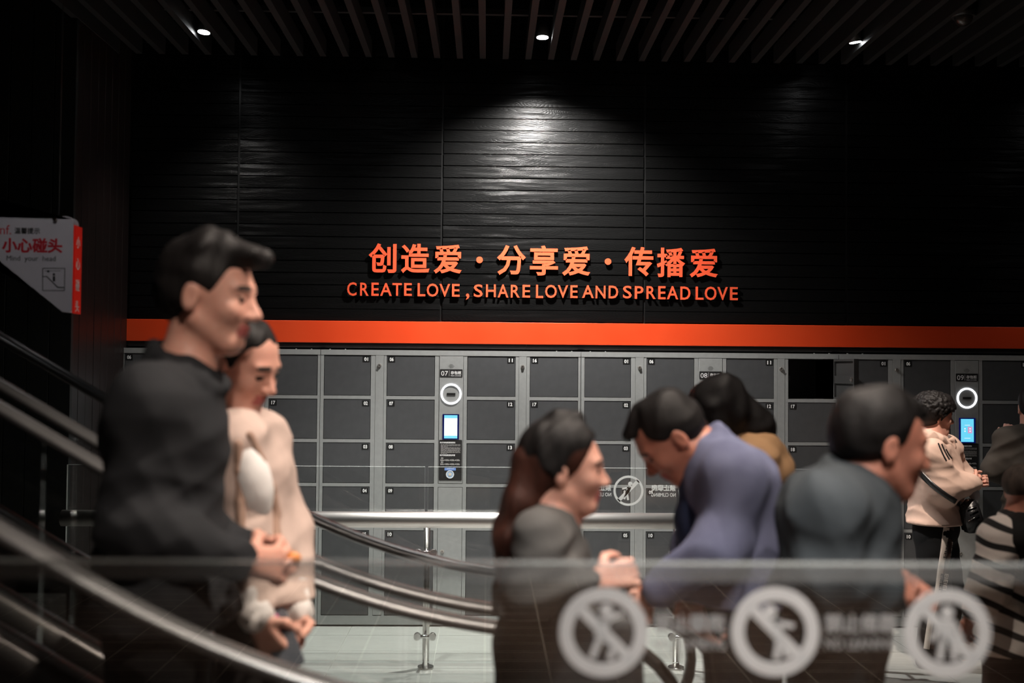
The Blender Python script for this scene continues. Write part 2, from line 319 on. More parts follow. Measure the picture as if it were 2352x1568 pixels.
wall_back = box('wall_back', -5, 6, 7.11, 7.30, 1.80, 4.60, M['void']); tag(wall_back, kind='structure')
box_low = box('wall_recess', -5, 6, 7.50, 7.65, 0, 1.80, M['void']); tag(box_low, kind='structure')
PX = [-2.372, -1.661, -0.312, 1.041, 2.401, 3.76]
PITCHB = 0.0800
for p in range(5):
    x0, x1 = PX[p] + 0.007, PX[p + 1] - 0.007; shift = random.uniform(-0.002, 0.002)
    if p == 0: shift = -0.003
    w_, h_ = x1 - x0, PITCHB - 0.0045
    bm = bmesh.new(); add_box(bm, -w_ / 2, w_ / 2, -0.011, 0.011, 0.0, h_)
    es = [e for e in bm.edges if abs(e.verts[0].co.y + 0.011) < 1e-5 and abs(e.verts[1].co.y + 0.011) < 1e-5]
    bmesh.ops.bevel(bm, geom=es, offset=0.0022, segments=2, affect='EDGES')
    me = mesh_of(bm, 'board', M['wood'])
    for r in range(31):
        z = 1.9905 + r * PITCHB + shift + (0 if r else 0.004)
        o = obj('board', me, wall_back)
        o.matrix_parent_inverse = wall_back.matrix_basis.inverted()
        o.location = ((x0 + x1) / 2, 7.092 + random.uniform(-0.0015, 0.001), z)
        o.rotation_euler = (random.uniform(-0.006, 0.006), 0, 0)
def keep(o, parent):
    """parent without moving (world coordinates are kept)"""
    o.parent = parent; o.matrix_parent_inverse = parent.matrix_basis.inverted(); return o
for x in PX[1:5]:
    keep(box('joint_strip', x - 0.0065, x + 0.0065, 7.088, 7.112, 1.99, 4.45, M['joint']), wall_back)

trim = box('trim_1', -2.372, 6, 7.050, 7.11, 1.8435, 1.9875, M['orange'], bevel=0.0015); tag(trim, 'orange fascia band above the lockers', None, kind='structure')
# stainless strip in lengths, one joint above the middle of the locker row
tr2 = None
for i, (x0, x1) in enumerate(((-2.372, 0.2565), (0.2575, 1.905), (1.906, 3.6), (3.601, 6.0))):
    o = box('trim_%d' % (i + 2), x0, x1, 7.056, 7.11, 1.8130, 1.8430, M['steel_dark'], bevel=0.001); tag(o, kind='structure')
box_gap = box('trim_6', -2.372, 6, 7.085, 7.12, 1.78, 1.8125, M['void']); tag(box_gap, kind='structure')

# projecting wall block on the left, clad in vertical planks
wall_left = box('wall_left', -5, -2.40, 6.145, 7.6, 0, 4.6, M['void']); tag(wall_left, kind='structure')
for i in range(9):
    x1 = -2.368 - i * 0.125
    keep(box('plank', x1 - 0.120, x1, 6.115 + random.uniform(0, 0.003), 6.15, 0, 4.45, M['vplank'], bevel=0.002), wall_left)
for i in range(8):
    y0 = 6.118 + i * 0.117
    keep(box('plank', -2.402, -2.368 + random.uniform(-0.002, 0), y0 + 0.0025, y0 + 0.115, 0, 4.45, M['vplank2'], bevel=0.0015), wall_left)
o = box('wall_right', 5.9, 6.0, -7, 7.6, 0, 4.6, M['hall']); tag(o, kind='structure')
o = box('wall_front', -5, 6, -7.1, -7.0, 0, 4.6, M['hall']); tag(o, kind='structure')
o = box('wall_side', -5.1, -5.0, -7, 7.6, 0, 4.6, M['hall']); tag(o, kind='structure')

ceiling = box('ceiling', -5, 6, -7, 7.6, 4.60, 4.75, M['void']); tag(ceiling, kind='structure')
SL0, SL1 = 1.2, 6.80
bm = bmesh.new(); add_box(bm, -0.0195, 0.0195, -(SL1 - SL0) / 2, (SL1 - SL0) / 2, 0, 0.11)
slat_me = mesh_of(bm, 'slat', M['slat'])
for k in range(-18, 31):
    if -0.047 + k * 0.146 < -2.34 and True:
        me = slat_me
    x = -0.047 + k * 0.146
    if x < -2.42: continue
    keep(obj('slat', slat_me, None, (x, (SL0 + SL1) / 2, 3.668)), ceiling)
for (y, z, r) in ((6.55, 4.12, 0.055), (5.75, 4.28, 0.11), (5.35, 4.2, 0.03), (6.2, 4.32, 0.035)):
    bm = tube_bm([(-2.3, y, z), (6, y, z)], r, 14)
    keep(obj('service_pipe', mesh_of(bm, 'service_pipe', M['duct'])), ceiling)
for y in (6.28, 3.9):
    keep(box('suspension_rail', -2.3, 6, y - 0.015, y + 0.015, 3.778, 3.81, M['slat']), ceiling)

# ------------------------------------------------------------------ ceiling spotlights (each lamp carries its own light)
def spot(i, pos, aim, watts, cone, colr, view):
    p = Vector(pos); d = (Vector(aim) - p).normalized()
    rot = d.to_track_quat('-Z', 'Y').to_euler()
    nm = {'left': 'black ceiling spotlight glowing above the left end of the wall', 'centre': 'black ceiling spotlight glowing above the middle of the slogan wall',
          'right': 'black ceiling spotlight glowing above the right end of the wall'}
    root = empty('ceiling_spotlight', pos); root.rotation_euler = rot if view not in nm else (math.radians({'left': -6, 'centre': -3, 'right': 6}[view]), math.radians({'left': 4, 'centre': 0, 'right': -7}[view]), 0)
    tag(root, nm.get(view, 'black ceiling spotlight ' + view), 'spotlight', 'ceiling spotlights')
    bm = bmesh.new(); seg = 20
    tube_bm([(0, 0, 0.002), (0, 0, 0.13)], 0.040, seg, bm)
    tube_bm([(0, 0, 0.13), (0, 0, 0.17)], [0.040, 0.024], seg, bm)
    obj('housing', mesh_of(bm, 'housing', M['black']), root)
    bm = bmesh.new(); bmesh.ops.create_circle(bm, cap_ends=True, segments=24, radius=0.0355)
    bmesh.ops.reverse_faces(bm, faces=bm.faces[:])
    obj('lens', mesh_of(bm, 'lens', M['lens']), root, (0, 0, 0.0005))
    bm = tube_bm([(0, 0, 0.15), (0, 0, 0.36)], 0.008, 8)
    obj('stem', mesh_of(bm, 'stem', M['black']), root)
    li = bpy.data.lights.new('lamp_light', 'SPOT'); li.energy = watts; li.color = colr; li.spot_size = math.radians(cone); li.spot_blend = 1.0
    li.shadow_soft_size = 0.035
    lo = bpy.data.objects.new('lamp_light', li); COL.objects.link(lo); lo.parent = root
    q = root.rotation_euler.to_matrix().inverted()
    lo.location = q @ (d * 0.03); lo.rotation_euler = (q @ d).to_track_quat('-Z', 'Y').to_euler()
for i, L_ in enumerate(LAMPS): spot(i, *L_)

# dome camera under the slats
dc = empty('dome_camera', at(2213, 40, 5.85)); tag(dc, 'dark dome security camera hanging under the ceiling slats', 'camera')
bm = bmesh.new(); bmesh.ops.create_uvsphere(bm, u_segments=20, v_segments=12, radius=0.05)
for v in list(bm.verts):
    if v.co.z > 0.012: bm.verts.remove(v)
obj('dome', mesh_of(bm, 'dome', mat('smoked_dome', (0.03, 0.025, 0.022), 0.12, noise=(9, (0.035, 0.03, 0.026), 0.4, 0.6, (1, 1, 1))), True), dc)
bm = tube_bm([(0, 0, 0.0), (0, 0, 0.05)], [0.062, 0.07], 20)
obj('housing', mesh_of(bm, 'housing', M['black']), dc)
bm = tube_bm([(0, 0, 0.05), (0, 0, 0.14)], 0.016, 10)
obj('bracket', mesh_of(bm, 'bracket', M['black']), dc)

# ------------------------------------------------------------------ wall lettering
def slogan(name, label, items, z0):
    root = empty(name, (items[0][1], 7.073, z0)); tag(root, label, 'sign lettering')
    for (ch, x, zlo, hgt, wd, bold, part) in items:
        if ch == '·':
            b = bmesh.new(); disc_prism(b, 0, 0, hgt / 2, -0.011, 0.0, 24)
        else:
            b = text_bm(ch, hgt, bold, 0.011, wd)
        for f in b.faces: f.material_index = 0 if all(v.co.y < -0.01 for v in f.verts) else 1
        o = obj(part, mesh_of(b, part, [M['letter'], M['letter_side']]), root, (x - items[0][1], 0, zlo - z0))
        if ch != '·':
            for sx in (0.3, 0.7):   # stand-off pins behind the letter
                pass
    return root
def px_item(ch, l, r, t, b_, bold, part):
    a = at(l, b_, 7.062); c = at(r, t, 7.062)
    if ch == '·':
        m_ = at((l + r) / 2, (t + b_) / 2, 7.062); return (ch, m_.x, m_.z, c.z - a.z, None, 0, part)
    return (ch, a.x, a.z, c.z - a.z, c.x - a.x, bold, part)
CN = [('创', 846, 911, 559, 626), ('造', 921, 987, 560, 627), ('爱', 996, 1061, 562, 628), ('·', 1094, 1109, 589, 604), ('分', 1141, 1208, 563, 631), ('享', 1217, 1282, 564, 632),
      ('爱', 1291, 1356, 566, 633), ('·', 1389, 1404, 593, 608), ('传', 1434, 1501, 567, 634), ('播', 1509, 1574, 569, 636), ('爱', 1584, 1649, 571, 637)]
slogan('chinese_slogan', 'raised orange Chinese slogan lettering on the black plank wall', [px_item(c, l, r, t, b_, 0.022, 'dot' if c == '·' else 'character') for c, l, r, t, b_ in CN], 2.3)
EN = [('C', 797, 819, 648, 679), ('R', 827, 847, 649, 679), ('E', 853, 870, 649, 679), ('A', 873, 900, 650, 679), ('T', 901, 923, 650, 679), ('E', 928, 946, 650, 679),
      ('L', 959, 977, 650, 680), ('O', 980, 1007, 651, 681), ('V', 1009, 1034, 652, 681), ('E', 1038, 1056, 652, 681), (',', 1070, 1078, 674, 688),
      ('S', 1088, 1109, 653, 682), ('H', 1116, 1139, 653, 682), ('A', 1143, 1168, 653, 683), ('R', 1173, 1194, 654, 683), ('E', 1200, 1218, 654, 683),
      ('L', 1231, 1248, 654, 684), ('O', 1252, 1279, 654, 684), ('V', 1281, 1305, 655, 684), ('E', 1310, 1327, 655, 684),
      ('A', 1337, 1364, 655, 684), ('N', 1368, 1391, 656, 685), ('D', 1398, 1420, 656, 685), ('S', 1431, 1451, 656, 685), ('P', 1458, 1478, 657, 686), ('R', 1485, 1506, 657, 686),
      ('E', 1512, 1529, 657, 687), ('A', 1532, 1558, 657, 687), ('D', 1563, 1586, 658, 688), ('L', 1598, 1616, 658, 688), ('O', 1619, 1646, 658, 689), ('V', 1648, 1672, 659, 689), ('E', 1677, 1695, 659, 689)]
slogan('english_slogan', 'raised orange English slogan line below the Chinese characters', [px_item(c, l, r, t, b_, 0.012, 'comma' if c == ',' else 'letter') for c, l, r, t, b_ in EN], 2.14)

# ------------------------------------------------------------------ lockers
UW = 1.704
COLX = [(0.022, 0.329), (0.431, 0.747), (0.958, 1.275), (1.369, 1.687)]
LOCKX = [(0.357, 0.414), (1.296, 1.348)]
KX = (0.773, 0.935)
ROWZ = [(1.497, 1.763), (1.213, 1.475), (0.927, 1.192), (0.645, 0.906), (0.072, 0.624)]
LZ0, LZ1 = 0.012, 1.797
YF = 7.0
def door_mesh(w_, h_, big=False):
    bm = bmesh.new(); add_box(bm, -w_ / 2 + 0.0025, w_ / 2 - 0.0025, 0, 0.018, 0.0025, h_ - 0.0025)
    es = [e for e in bm.edges if e.verts[0].co.y < 1e-6 and e.verts[1].co.y < 1e-6]
    bmesh.ops.bevel(bm, geom=es, offset=0.002, segments=1, affect='EDGES')
    return mesh_of(bm, 'door', M['door'])
door_cache = {}; plate_cache = {}
def number_plate(n):
    if n not in plate_cache:
        bm = bmesh.new(); add_box(bm, -0.0225, 0.0225, -0.0012, 0.0, -0.018, 0.018, 0)
        t = text_bm('%02d' % n, 0.024, 0.035, 0.0004, 0.026, 1.0)
        merge(bm, t, -0.013, -0.0014, -0.012, 1)
        plate_cache[n] = mesh_of(bm, 'number_plate', [M['plate'], M['print']])
    return plate_cache[n]
def lock_mesh():
    bm = bmesh.new(); disc_prism(bm, 0, 0, 0.0125, -0.004, 0.0, 18, mi=0); disc_prism(bm, 0, 0, 0.0085, -0.009, -0.004, 18, 0.006, mi=0)
    disc_prism(bm, 0, 0, 0.006, -0.006, -0.0041, 12, mi=0); add_box(bm, -0.0012, 0.0012, -0.0064, -0.0058, -0.004, 0.004, 1)
    return mesh_of(bm, 'lock', [M['satin'], M['plate']])
LOCKM = lock_mesh()
def frame_mesh(xmin=0.0):
    """carcass: front stiles and rails with shallow shelves and sides behind; origin at left bottom front"""
    bm = bmesh.new(); D = 0.46
    z0, z1 = 0.0, LZ1 - LZ0
    xs = [0.001]
    for a, b in sorted(COLX + LOCKX + [KX]): xs += [a, b]
    xs.append(UW - 0.001)
    if xmin: xs = [xmin] + [q for q in xs if q > xmin]
    for i in range(0, len(xs), 2): add_box(bm, xs[i], xs[i + 1], 0, D if i in (0, len(xs) - 2) else 0.05, z0 + 0.058, z1)
    add_box(bm, xs[0], xs[-1], 0.0, 0.05, z0, z0 + 0.058)                       # base rail
    add_box(bm, xs[0], xs[-1], -0.0015, D, z1 - 0.034, z1)                       # top
    add_box(bm, xs[0], xs[-1], D - 0.012, D, z0, z1, 1)                          # back
    for a, b in [q for q in COLX if q[0] > xmin]:
        for k in range(4):
            add_box(bm, a, b, 0, D - 0.02, ROWZ[k + 1][1] - LZ0, ROWZ[k][0] - LZ0)
        for xx in (a - 0.004, b): add_box(bm, xx, xx + 0.004, 0.05, D - 0.02, z0 + 0.06, z1 - 0.03, 1)
    add_box(bm, KX[0], KX[1], 0, 0.05, ROWZ[3][1] - LZ0, ROWZ[2][0] - LZ0)
    for a, b in [q for q in LOCKX + [KX] if q[0] > xmin]: add_box(bm, a, b, 0.012, 0.05, z0 + 0.05, z1 - 0.02, 1)
    for x in [q for q in (0.06, 0.16, UW - 0.16, UW - 0.06) if q > xmin]: add_box(bm, x - 0.004, x + 0.004, 0.002, 0.01, z1, z1 + 0.005)
    add_box(bm, max(0.01, xmin), UW - 0.01, 0.02, D, -LZ0 + 0.0005, 0.0, 2)                # dark plinth
    es = []
    return mesh_of(bm, 'carcass', [M['frame'], M['inner'], M['plate']])
FRAME = frame_mesh(); FRAME_CUT = frame_mesh(0.428)
def console(root, num, sx, ox, sky):
    cw = KX[1] - KX[0]; cx = (KX[0] + KX[1]) / 2
    z0, z1 = ROWZ[2][0], ROWZ[0][1]
    bm = bmesh.new(); add_box(bm, -cw / 2 + 0.0025, cw / 2 - 0.0025, 0, 0.012, 0.0025, z1 - z0 - 0.0025)
    es = [e for e in bm.edges if e.verts[0].co.y < 1e-6 and e.verts[1].co.y < 1e-6]; bmesh.ops.bevel(bm, geom=es, offset=0.002, segments=1, affect='EDGES')
    pan = obj('console_panel', mesh_of(bm, 'console_panel', M['frame']), root, (cx, -0.001, z0 - LZ0))
    H_ = z1 - z0
    zz = lambda py: H_ - (py - 818) / 351.0                # photo row -> height on the panel (07 console)
    bm = bmesh.new()
    for j, c in enumerate((3, 5, 7, 5, 3)):
        for i in range(c): disc_prism(bm, (i - (c - 1) / 2) * 0.0063, zz(842) + (2 - j) * 0.0058, 0.0017, -0.0006, 0.0, 8)
    obj('speaker_grille', mesh_of(bm, 'speaker_grille', M['plate']), pan)
    bm = bmesh.new(); prism(bm, rrect(-0.074, 0.074, zz(867), zz(849), 0.005), -0.0015, 0)
    merge(bm, text_bm('%02d' % num, 0.031, 0.0, 0.0004, 0.044), -0.066, -0.0017, zz(864), 1)
    add_box(bm, -0.0142, -0.0128, -0.0019, -0.0016, zz(865), zz(851.5), 1)
    merge(bm, text_bm('存包柜', 0.0225, 0.02, 0.0004, 0.069), -0.004, -0.0017, zz(861), 1)
    merge(bm, text_bm('FREE LOCKER', 0.0055, 0.02, 0.0004, 0.069), -0.004, -0.0017, zz(865), 1)
    obj('name_plate', mesh_of(bm, 'name_plate', [M['plate2'], M['print']]), pan)
    for k in range(4):
        a0 = PI / 4 + k * PI / 2 + 0.03
        bm = bmesh.new(); disc_prism(bm, 0, 0, 0.0680, -0.004, 0, 16, 0.0565, a0, a0 + PI / 2 - 0.06)
        obj('light_ring_segment', mesh_of(bm, 'light_ring_segment', M['led']), pan, (0, 0, zz(906)))
    bm = bmesh.new(); add_box(bm, -0.028, 0.028, -0.003, 0, -0.007, 0.007); add_box(bm, -0.022, 0.022, -0.0036, -0.003, -0.003, 0.003, 1)
    obj('scanner_slot', mesh_of(bm, 'scanner_slot', [M['plate'], M['plate2']]), pan, (0, 0, zz(906)))
    bm = bmesh.new(); zb, zt = zz(1010), zz(952)
    add_box(bm, -0.054, 0.054, -0.004, 0, zb, zt, 0)
    if not sky:
        add_box(bm, -0.043, 0.043, -0.0044, -0.0039, zb + 0.007, zt - 0.007, 1)
        add_box(bm, -0.043, 0.043, -0.0048, -0.0043, zt - 0.026, zt - 0.007, 2); add_box(bm, -0.043, 0.043, -0.0048, -0.0043, zb + 0.007, zb + 0.024, 2)
    else:
        add_box(bm, -0.043, 0.043, -0.0044, -0.0039, zb + 0.007, zt - 0.007, 2)
        add_box(bm, -0.031, -0.002, -0.0048, -0.0043, zb + 0.064, zb + 0.108, 3); add_box(bm, 0.003, 0.032, -0.0048, -0.0043, zb + 0.064, zb + 0.108, 4)
        for cz in (0.078, 0.094):
            disc_prism(bm, -0.016, zb + cz, 0.005, -0.0052, -0.0047, 10, mi=1); disc_prism(bm, 0.018, zb + cz, 0.005, -0.0052, -0.0047, 10, mi=1)
        add_box(bm, -0.018, 0.018, -0.0048, -0.0043, zb + 0.116, zb + 0.119, 1); add_box(bm, -0.020, 0.020, -0.0048, -0.0043, zb + 0.030, zb + 0.033, 1)
    obj('screen', mesh_of(bm, 'screen', [M['scr_bezel'], M['scr_white'], M['scr_cyan'] if not sky else M['scr_sky'], M['scr_sky'], M['scr_pink']]), pan)
    bm = bmesh.new(); zb, zt = zz(1104), zz(1011)
    prism(bm, rrect(-0.075, 0.075, zb, zt, 0.006), -0.0015, 0, 0)
    merge(bm, text_bm('电子存包柜使用须知', 0.0115, 0.03, 0.0003, 0.099), -0.069, -0.0017, zt - 0.0235, 1)
    merge(bm, text_bm('电子存包柜使用步骤', 0.0115, 0.03, 0.0003, 0.099), -0.069, -0.0017, zt - 0.106, 1)
    rnd = random.Random(3)
    for i in range(10):                     # rows of print too small to read: broken grey rules
        z = zt - 0.030 - i * 0.0064; x = -0.064
        end = 0.064 if i not in (2, 9) else -0.02
        while x < end:
            wl = rnd.uniform(0.006, 0.022); add_box(bm, x, min(x + wl, end), -0.0019, -0.0014, z - 0.0030, z, 2); x += wl + rnd.uniform(0.001, 0.004)
    for i in range(2):
        z = zt - 0.128 - i * 0.0262
        merge(bm, text_bm('存包' if i == 0 else '取包', 0.006, 0.03, 0.0003, 0.015), -0.062, -0.0017, z + 0.006, 1)
        for j in range(4):
            x = -0.066 + j * 0.0345; add_box(bm, x, x + 0.024, -0.0019, -0.0014, z - 0.0092, z - 0.0040, 2); add_box(bm, x, x + 0.020, -0.0019, -0.0014, z - 0.0028, z + 0.0008, 2)
            if j < 3: disc_prism(bm, x + 0.0295, z - 0.004, 0.0026, -0.0019, -0.0014, 8, mi=1)
    add_box(bm, -0.038, 0.036, -0.0019, -0.0014, zb + 0.066, zb + 0.083, 3)
    merge(bm, text_bm('点击屏幕开始使用', 0.006, 0.02, 0.0003, 0.05), -0.026, -0.0019, zb + 0.074, 1)
    obj('instruction_plate', mesh_of(bm, 'instruction_plate', [M['plate2'], M['print'], M['print_grey'], M['blue']]), pan)
    bm = bmesh.new(); disc_prism(bm, 0, 0, 0.0265, -0.004, -0.0015, 24, 0.022, mi=0); disc_prism(bm, 0, 0, 0.022, -0.003, -0.0015, 24, mi=1); disc_prism(bm, 0, 0, 0.0095, -0.0045, -0.003, 18, mi=2)
    obj('card_reader_disc', mesh_of(bm, 'card_reader_disc', [M['print'], M['paleblue'], M['cream']]), pan, (-0.002, 0, zb + 0.040))
    # lower service panel
    z0, z1 = ROWZ[4][0], ROWZ[3][1]
    bm = bmesh.new(); add_box(bm, -cw / 2 + 0.0025, cw / 2 - 0.0025, 0, 0.012, 0.0025, z1 - z0 - 0.0025)
    sp = obj('service_panel', mesh_of(bm, 'service_panel', M['frame']), root, (cx, -0.001, z0 - LZ0))
    obj('lock', LOCKM, sp, (-0.048, 0, 0.415))
def locker(num, x, label, sky=False, open16=False, cols=(0, 1, 2, 3), con=True):
    root = empty('locker_bank', (x, YF, LZ0)); tag(root, label, 'locker', 'locker banks along the wall')
    obj('carcass', FRAME if 0 in cols else FRAME_CUT, root)
    for c in cols:
        a, b = COLX[c]
        for r in range(5):
            n = c * 5 + r + 1; z0, z1 = ROWZ[r]; key = (round(b - a, 4), round(z1 - z0, 4))
            if key not in door_cache: door_cache[key] = door_mesh(*key)
            if open16 and n == 16:
                # swung open on its right-hand hinges
                hx = b - 0.004; wd = b - a
                bm = bmesh.new(); h_ = z1 - z0
                add_box(bm, 0, wd - 0.005, 0, 0.018, 0.0025, h_ - 0.0025, 0)
                for q in ((0.0, 0.010, 0.0025, h_ - 0.0025), (wd - 0.022, wd - 0.005, 0.0025, h_ - 0.0025)): add_box(bm, q[0], q[1], -0.014, 0.0, q[2], q[3], 0)
                for q in ((0.0025, 0.016), (h_ - 0.016, h_ - 0.0025)): add_box(bm, 0.01, wd - 0.022, -0.014, 0.0, q[0], q[1], 0)
                d = obj('door', mesh_of(bm, 'open_door', M['inner']), root, (hx, -0.006, z0 - LZ0), (0, 0, -math.radians(85)))
                d['label'] = 'open locker door showing its dark inner face'
                bm = bmesh.new(); add_box(bm, 0.0, wd - 0.024, -0.012, 0.0, 0.105, 0.155)
                obj('stiffener', mesh_of(bm, 'stiffener', M['inner']), d)
                bm = bmesh.new(); add_box(bm, wd - 0.06, wd - 0.028, -0.018, -0.012, 0.124, 0.136)
                add_box(bm, wd - 0.030, wd - 0.020, -0.026, -0.008, 0.116, 0.124); add_box(bm, wd - 0.030, wd - 0.020, -0.026, -0.008, 0.138, 0.146)
                obj('latch', mesh_of(bm, 'latch', M['satin']), d)
                bm = bmesh.new(); add_box(bm, a + 0.001, a + 0.013, 0.004, 0.03, z0 - LZ0 + 0.11, z0 - LZ0 + 0.155); add_box(bm, a + 0.004, a + 0.010, 0.002, 0.006, z0 - LZ0 + 0.12, z0 - LZ0 + 0.126, 1)
                obj('lock_catch', mesh_of(bm, 'lock_catch', [M['plate'], M['chrome']]), root)
                continue
            d = obj('door', door_cache[key], root, ((a + b) / 2, 0.0015, z0 - LZ0))
            side = 1 if c in (0, 2) else -1
            obj('number_plate', number_plate(n), d, (side * ((b - a) / 2 - 0.032), 0, z1 - z0 - 0.027))
    for a, b in (LOCKX if 0 in cols else LOCKX[1:]):
        bm = bmesh.new(); z0, z1 = 0.075, 1.763
        add_box(bm, -(b - a) / 2 + 0.0015, (b - a) / 2 - 0.0015, 0, 0.010, 0, z1 - z0)
        lp = obj('lock_panel', mesh_of(bm, 'lock_panel', M['frame']), root, ((a + b) / 2, -0.001, z0 - LZ0))
        obj('lock', LOCKM, lp, (-0.001, 0, 1.620))
    if con: console(root, num, 1, x, sky)
    return root
locker(6, -1.09 - UW - 0.001, 'grey locker bank at the left end, mostly hidden behind the couple', cols=(1, 2, 3))
locker(7, -1.09, 'grey locker bank with a glowing ring and the number 07')
locker(8, 0.616, 'grey locker bank numbered 08 with one door standing open', open16=True)
locker(9, 2.322, 'grey locker bank numbered 09 with a bright cyan screen', sky=True)

# ------------------------------------------------------------------ glass fence in front of the lockers
YG = 5.93
fence = empty('glass_fence', (0, YG, 0)); tag(fence, 'clear glass fence with a steel handrail in front of the lockers', 'fence')
def pane(parent, x0, x1, z0, z1, th, m, name='glass_pane', edge='glass_edge'):
    bm = bmesh.new(); add_box(bm, x0, x1, -th / 2, th / 2, z0, z1, 0)
    for f in bm.faces:
        if abs(f.normal.y) < 0.5: f.material_index = 1
    bm.normal_update()
    for f in bm.faces: f.material_index = 0 if abs(f.normal.y) > 0.5 else 1
    return obj(name, mesh_of(bm, name, [m, M[edge]]), parent)
for x0, x1 in ((-2.30, -1.742), (-1.730, -0.340), (-0.322, 1.070), (1.082, 1.98)):
    pane(fence, x0, x1, 0.06, 1.132, 0.015, M['glass'], edge='fence_edge')
for px_ in (-1.736, -0.331, 1.076, 1.98):
    bm = tube_bm([(px_, 0.10, 0.0), (px_, 0.10, 0.83)], 0.019, 14)
    post = obj('post', mesh_of(bm, 'post', M['steel']), fence)
    for z in (0.20, 0.66):
        bm = tube_bm([(px_ - 0.045, 0.0, z), (px_ + 0.045, 0.0, z)], 0.010, 10); tube_bm([(px_, 0.0, z), (px_, 0.10, z)], 0.009, 10, bm)
        for s in (-1, 1): tube_bm([(px_ + s * 0.042, -0.016, z), (px_ + s * 0.042, 0.016, z)], 0.020, 14, bm)
        obj('glass_clamp', mesh_of(bm, 'glass_clamp', M['chrome']), post)
    bm = tube_bm([(px_, 0, 0.0), (px_, 0, 0.012)], 0.045, 16)
    obj('foot_flange', mesh_of(bm, 'foot_flange', M['steel']), post, (0, 0.10, 0))
bm = tube_bm([(-2.30, -0.06, 0.848), (2.0, -0.06, 0.848)], 0.044, 24)
obj('handrail', mesh_of(bm, 'handrail', M['satin']), fence)

def figure(bm, kind, s, y0, y1, mi=0):
    """simple pictogram figures (heads, limbs) inside a warning ring of radius s"""
    if kind == 'climb':
        disc_prism(bm, 0.06 * s, 0.48 * s, 0.15 * s, y0, y1, 14, mi=mi)
        for q in ((0.02, 0.28, -0.08, -0.12, 0.26), (0.05, 0.25, 0.42, 0.42, 0.11), (0.0, 0.22, -0.34, 0.20, 0.11), (-0.06, -0.1, 0.24, -0.28, 0.14), (0.24, -0.28, 0.14, -0.62, 0.13), (-0.08, -0.12, -0.26, -0.58, 0.14)):
            bar(bm, q[0] * s, q[1] * s, q[2] * s, q[3] * s, q[4] * s, y0, y1, mi)
    elif kind == 'lean':
        disc_prism(bm, -0.12 * s, 0.45 * s, 0.15 * s, y0, y1, 14, mi=mi)
        for q in ((-0.06, 0.26, 0.10, -0.16, 0.25), (-0.02, 0.22, 0.42, 0.12, 0.11), (0.10, -0.14, 0.02, -0.62, 0.14), (0.12, -0.14, 0.28, -0.56, 0.13)):
            bar(bm, q[0] * s, q[1] * s, q[2] * s, q[3] * s, q[4] * s, y0, y1, mi)
    else:
        disc_prism(bm, 0.0, 0.46 * s, 0.15 * s, y0, y1, 14, mi=mi)
        for q in ((0.0, 0.3, 0.0, -0.15, 0.34), (-0.16, 0.22, -0.34, -0.18, 0.10), (0.16, 0.22, 0.34, -0.18, 0.10), (-0.1, -0.1, -0.18, -0.62, 0.14), (0.1, -0.1, 0.18, -0.62, 0.14)):
            bar(bm, q[0] * s, q[1] * s, q[2] * s, q[3] * s, q[4] * s, y0, y1, mi)
def decal(parent, x, z, r, kind, text, sub, y, mirror, ringw=0.14, bar_dir=1, tx=0.0, thick=0.0006, m=None):
    bm = bmesh.new()
    disc_prism(bm, 0, 0, r, -thick, 0, 40, r * (1 - ringw * 2)); q = r * 0.66
    bar(bm, -q, q * bar_dir, q, -q * bar_dir, r * 0.24, -thick * 0.9, 0)
    figure(bm, kind, r, -thick * 0.8, 0)
    o = obj('warning_decal', mesh_of(bm, 'warning_decal', m or M['frost']), parent, (x, y, z), (0, 0, PI if mirror else 0))
    if text:
        bm = text_bm(text, r * 0.42, 0.03, thick, r * 1.62); merge(bm, text_bm(sub, r * 0.24, 0.01, thick, r * 1.62), 0, 0, -r * 0.36)
        obj('warning_text', mesh_of(bm, 'warning_text', M['frost_thin'] if not mirror else M['frost_far']), o, (tx, 0, -r * 0.02))
p_ = at(1444, 1127, YG)
decal(fence, p_.x, p_.z, 0.084, 'lean', '禁止倚靠', 'NO LEANING', 0.0092, True, tx=0.096, ringw=0.075, bar_dir=1, m=M['frost_far'])
decal(fence, p_.x + 0.36, p_.z, 0.084, 'climb', '禁止攀爬', 'NO CLIMBING', 0.0092, True, tx=0.096, ringw=0.075, bar_dir=1, m=M['frost_far'])

# ------------------------------------------------------------------ near glass balustrade with large warning decals
YN = 1.90
near = empty('glass_balustrade', (0, YN, 0)); tag(near, 'blurred clear glass balustrade with three round warning decals in the foreground', 'balustrade')
pane(near, -1.25, 1.45, 0.05, 1.322, 0.019, M['glass_near'])
bm = bmesh.new(); add_box(bm, -1.25, 1.45, -0.013, 0.013, 1.3215, 1.3245); add_box(bm, -1.25, 1.45, -0.0135, -0.0105, 1.293, 1.3235); add_box(bm, -1.25, 1.45, 0.0105, 0.0135, 1.293, 1.3235)
obj('edge_cap', mesh_of(bm, 'edge_cap', M['cap']), near)
ch = box('base_channel', -1.25, 1.45, YN - 0.05, YN + 0.05, 0, 0.09, M['steel']); keep(ch, near)
for (px_, py_, k, bd, tt, ss) in ((1385, 1448, 'climb', 1, '禁止攀爬', 'NO CLIMBING'), (1777, 1447, 'lean', 1, '禁止倚靠', 'NO LEANING'), (2170, 1450, 'stand', 1, '', '')):
    q = at(px_, py_, YN)
    decal(near, q.x, q.z, 0.0785, k, tt, ss, -0.0105, False, ringw=0.15, bar_dir=bd, tx=0.088)

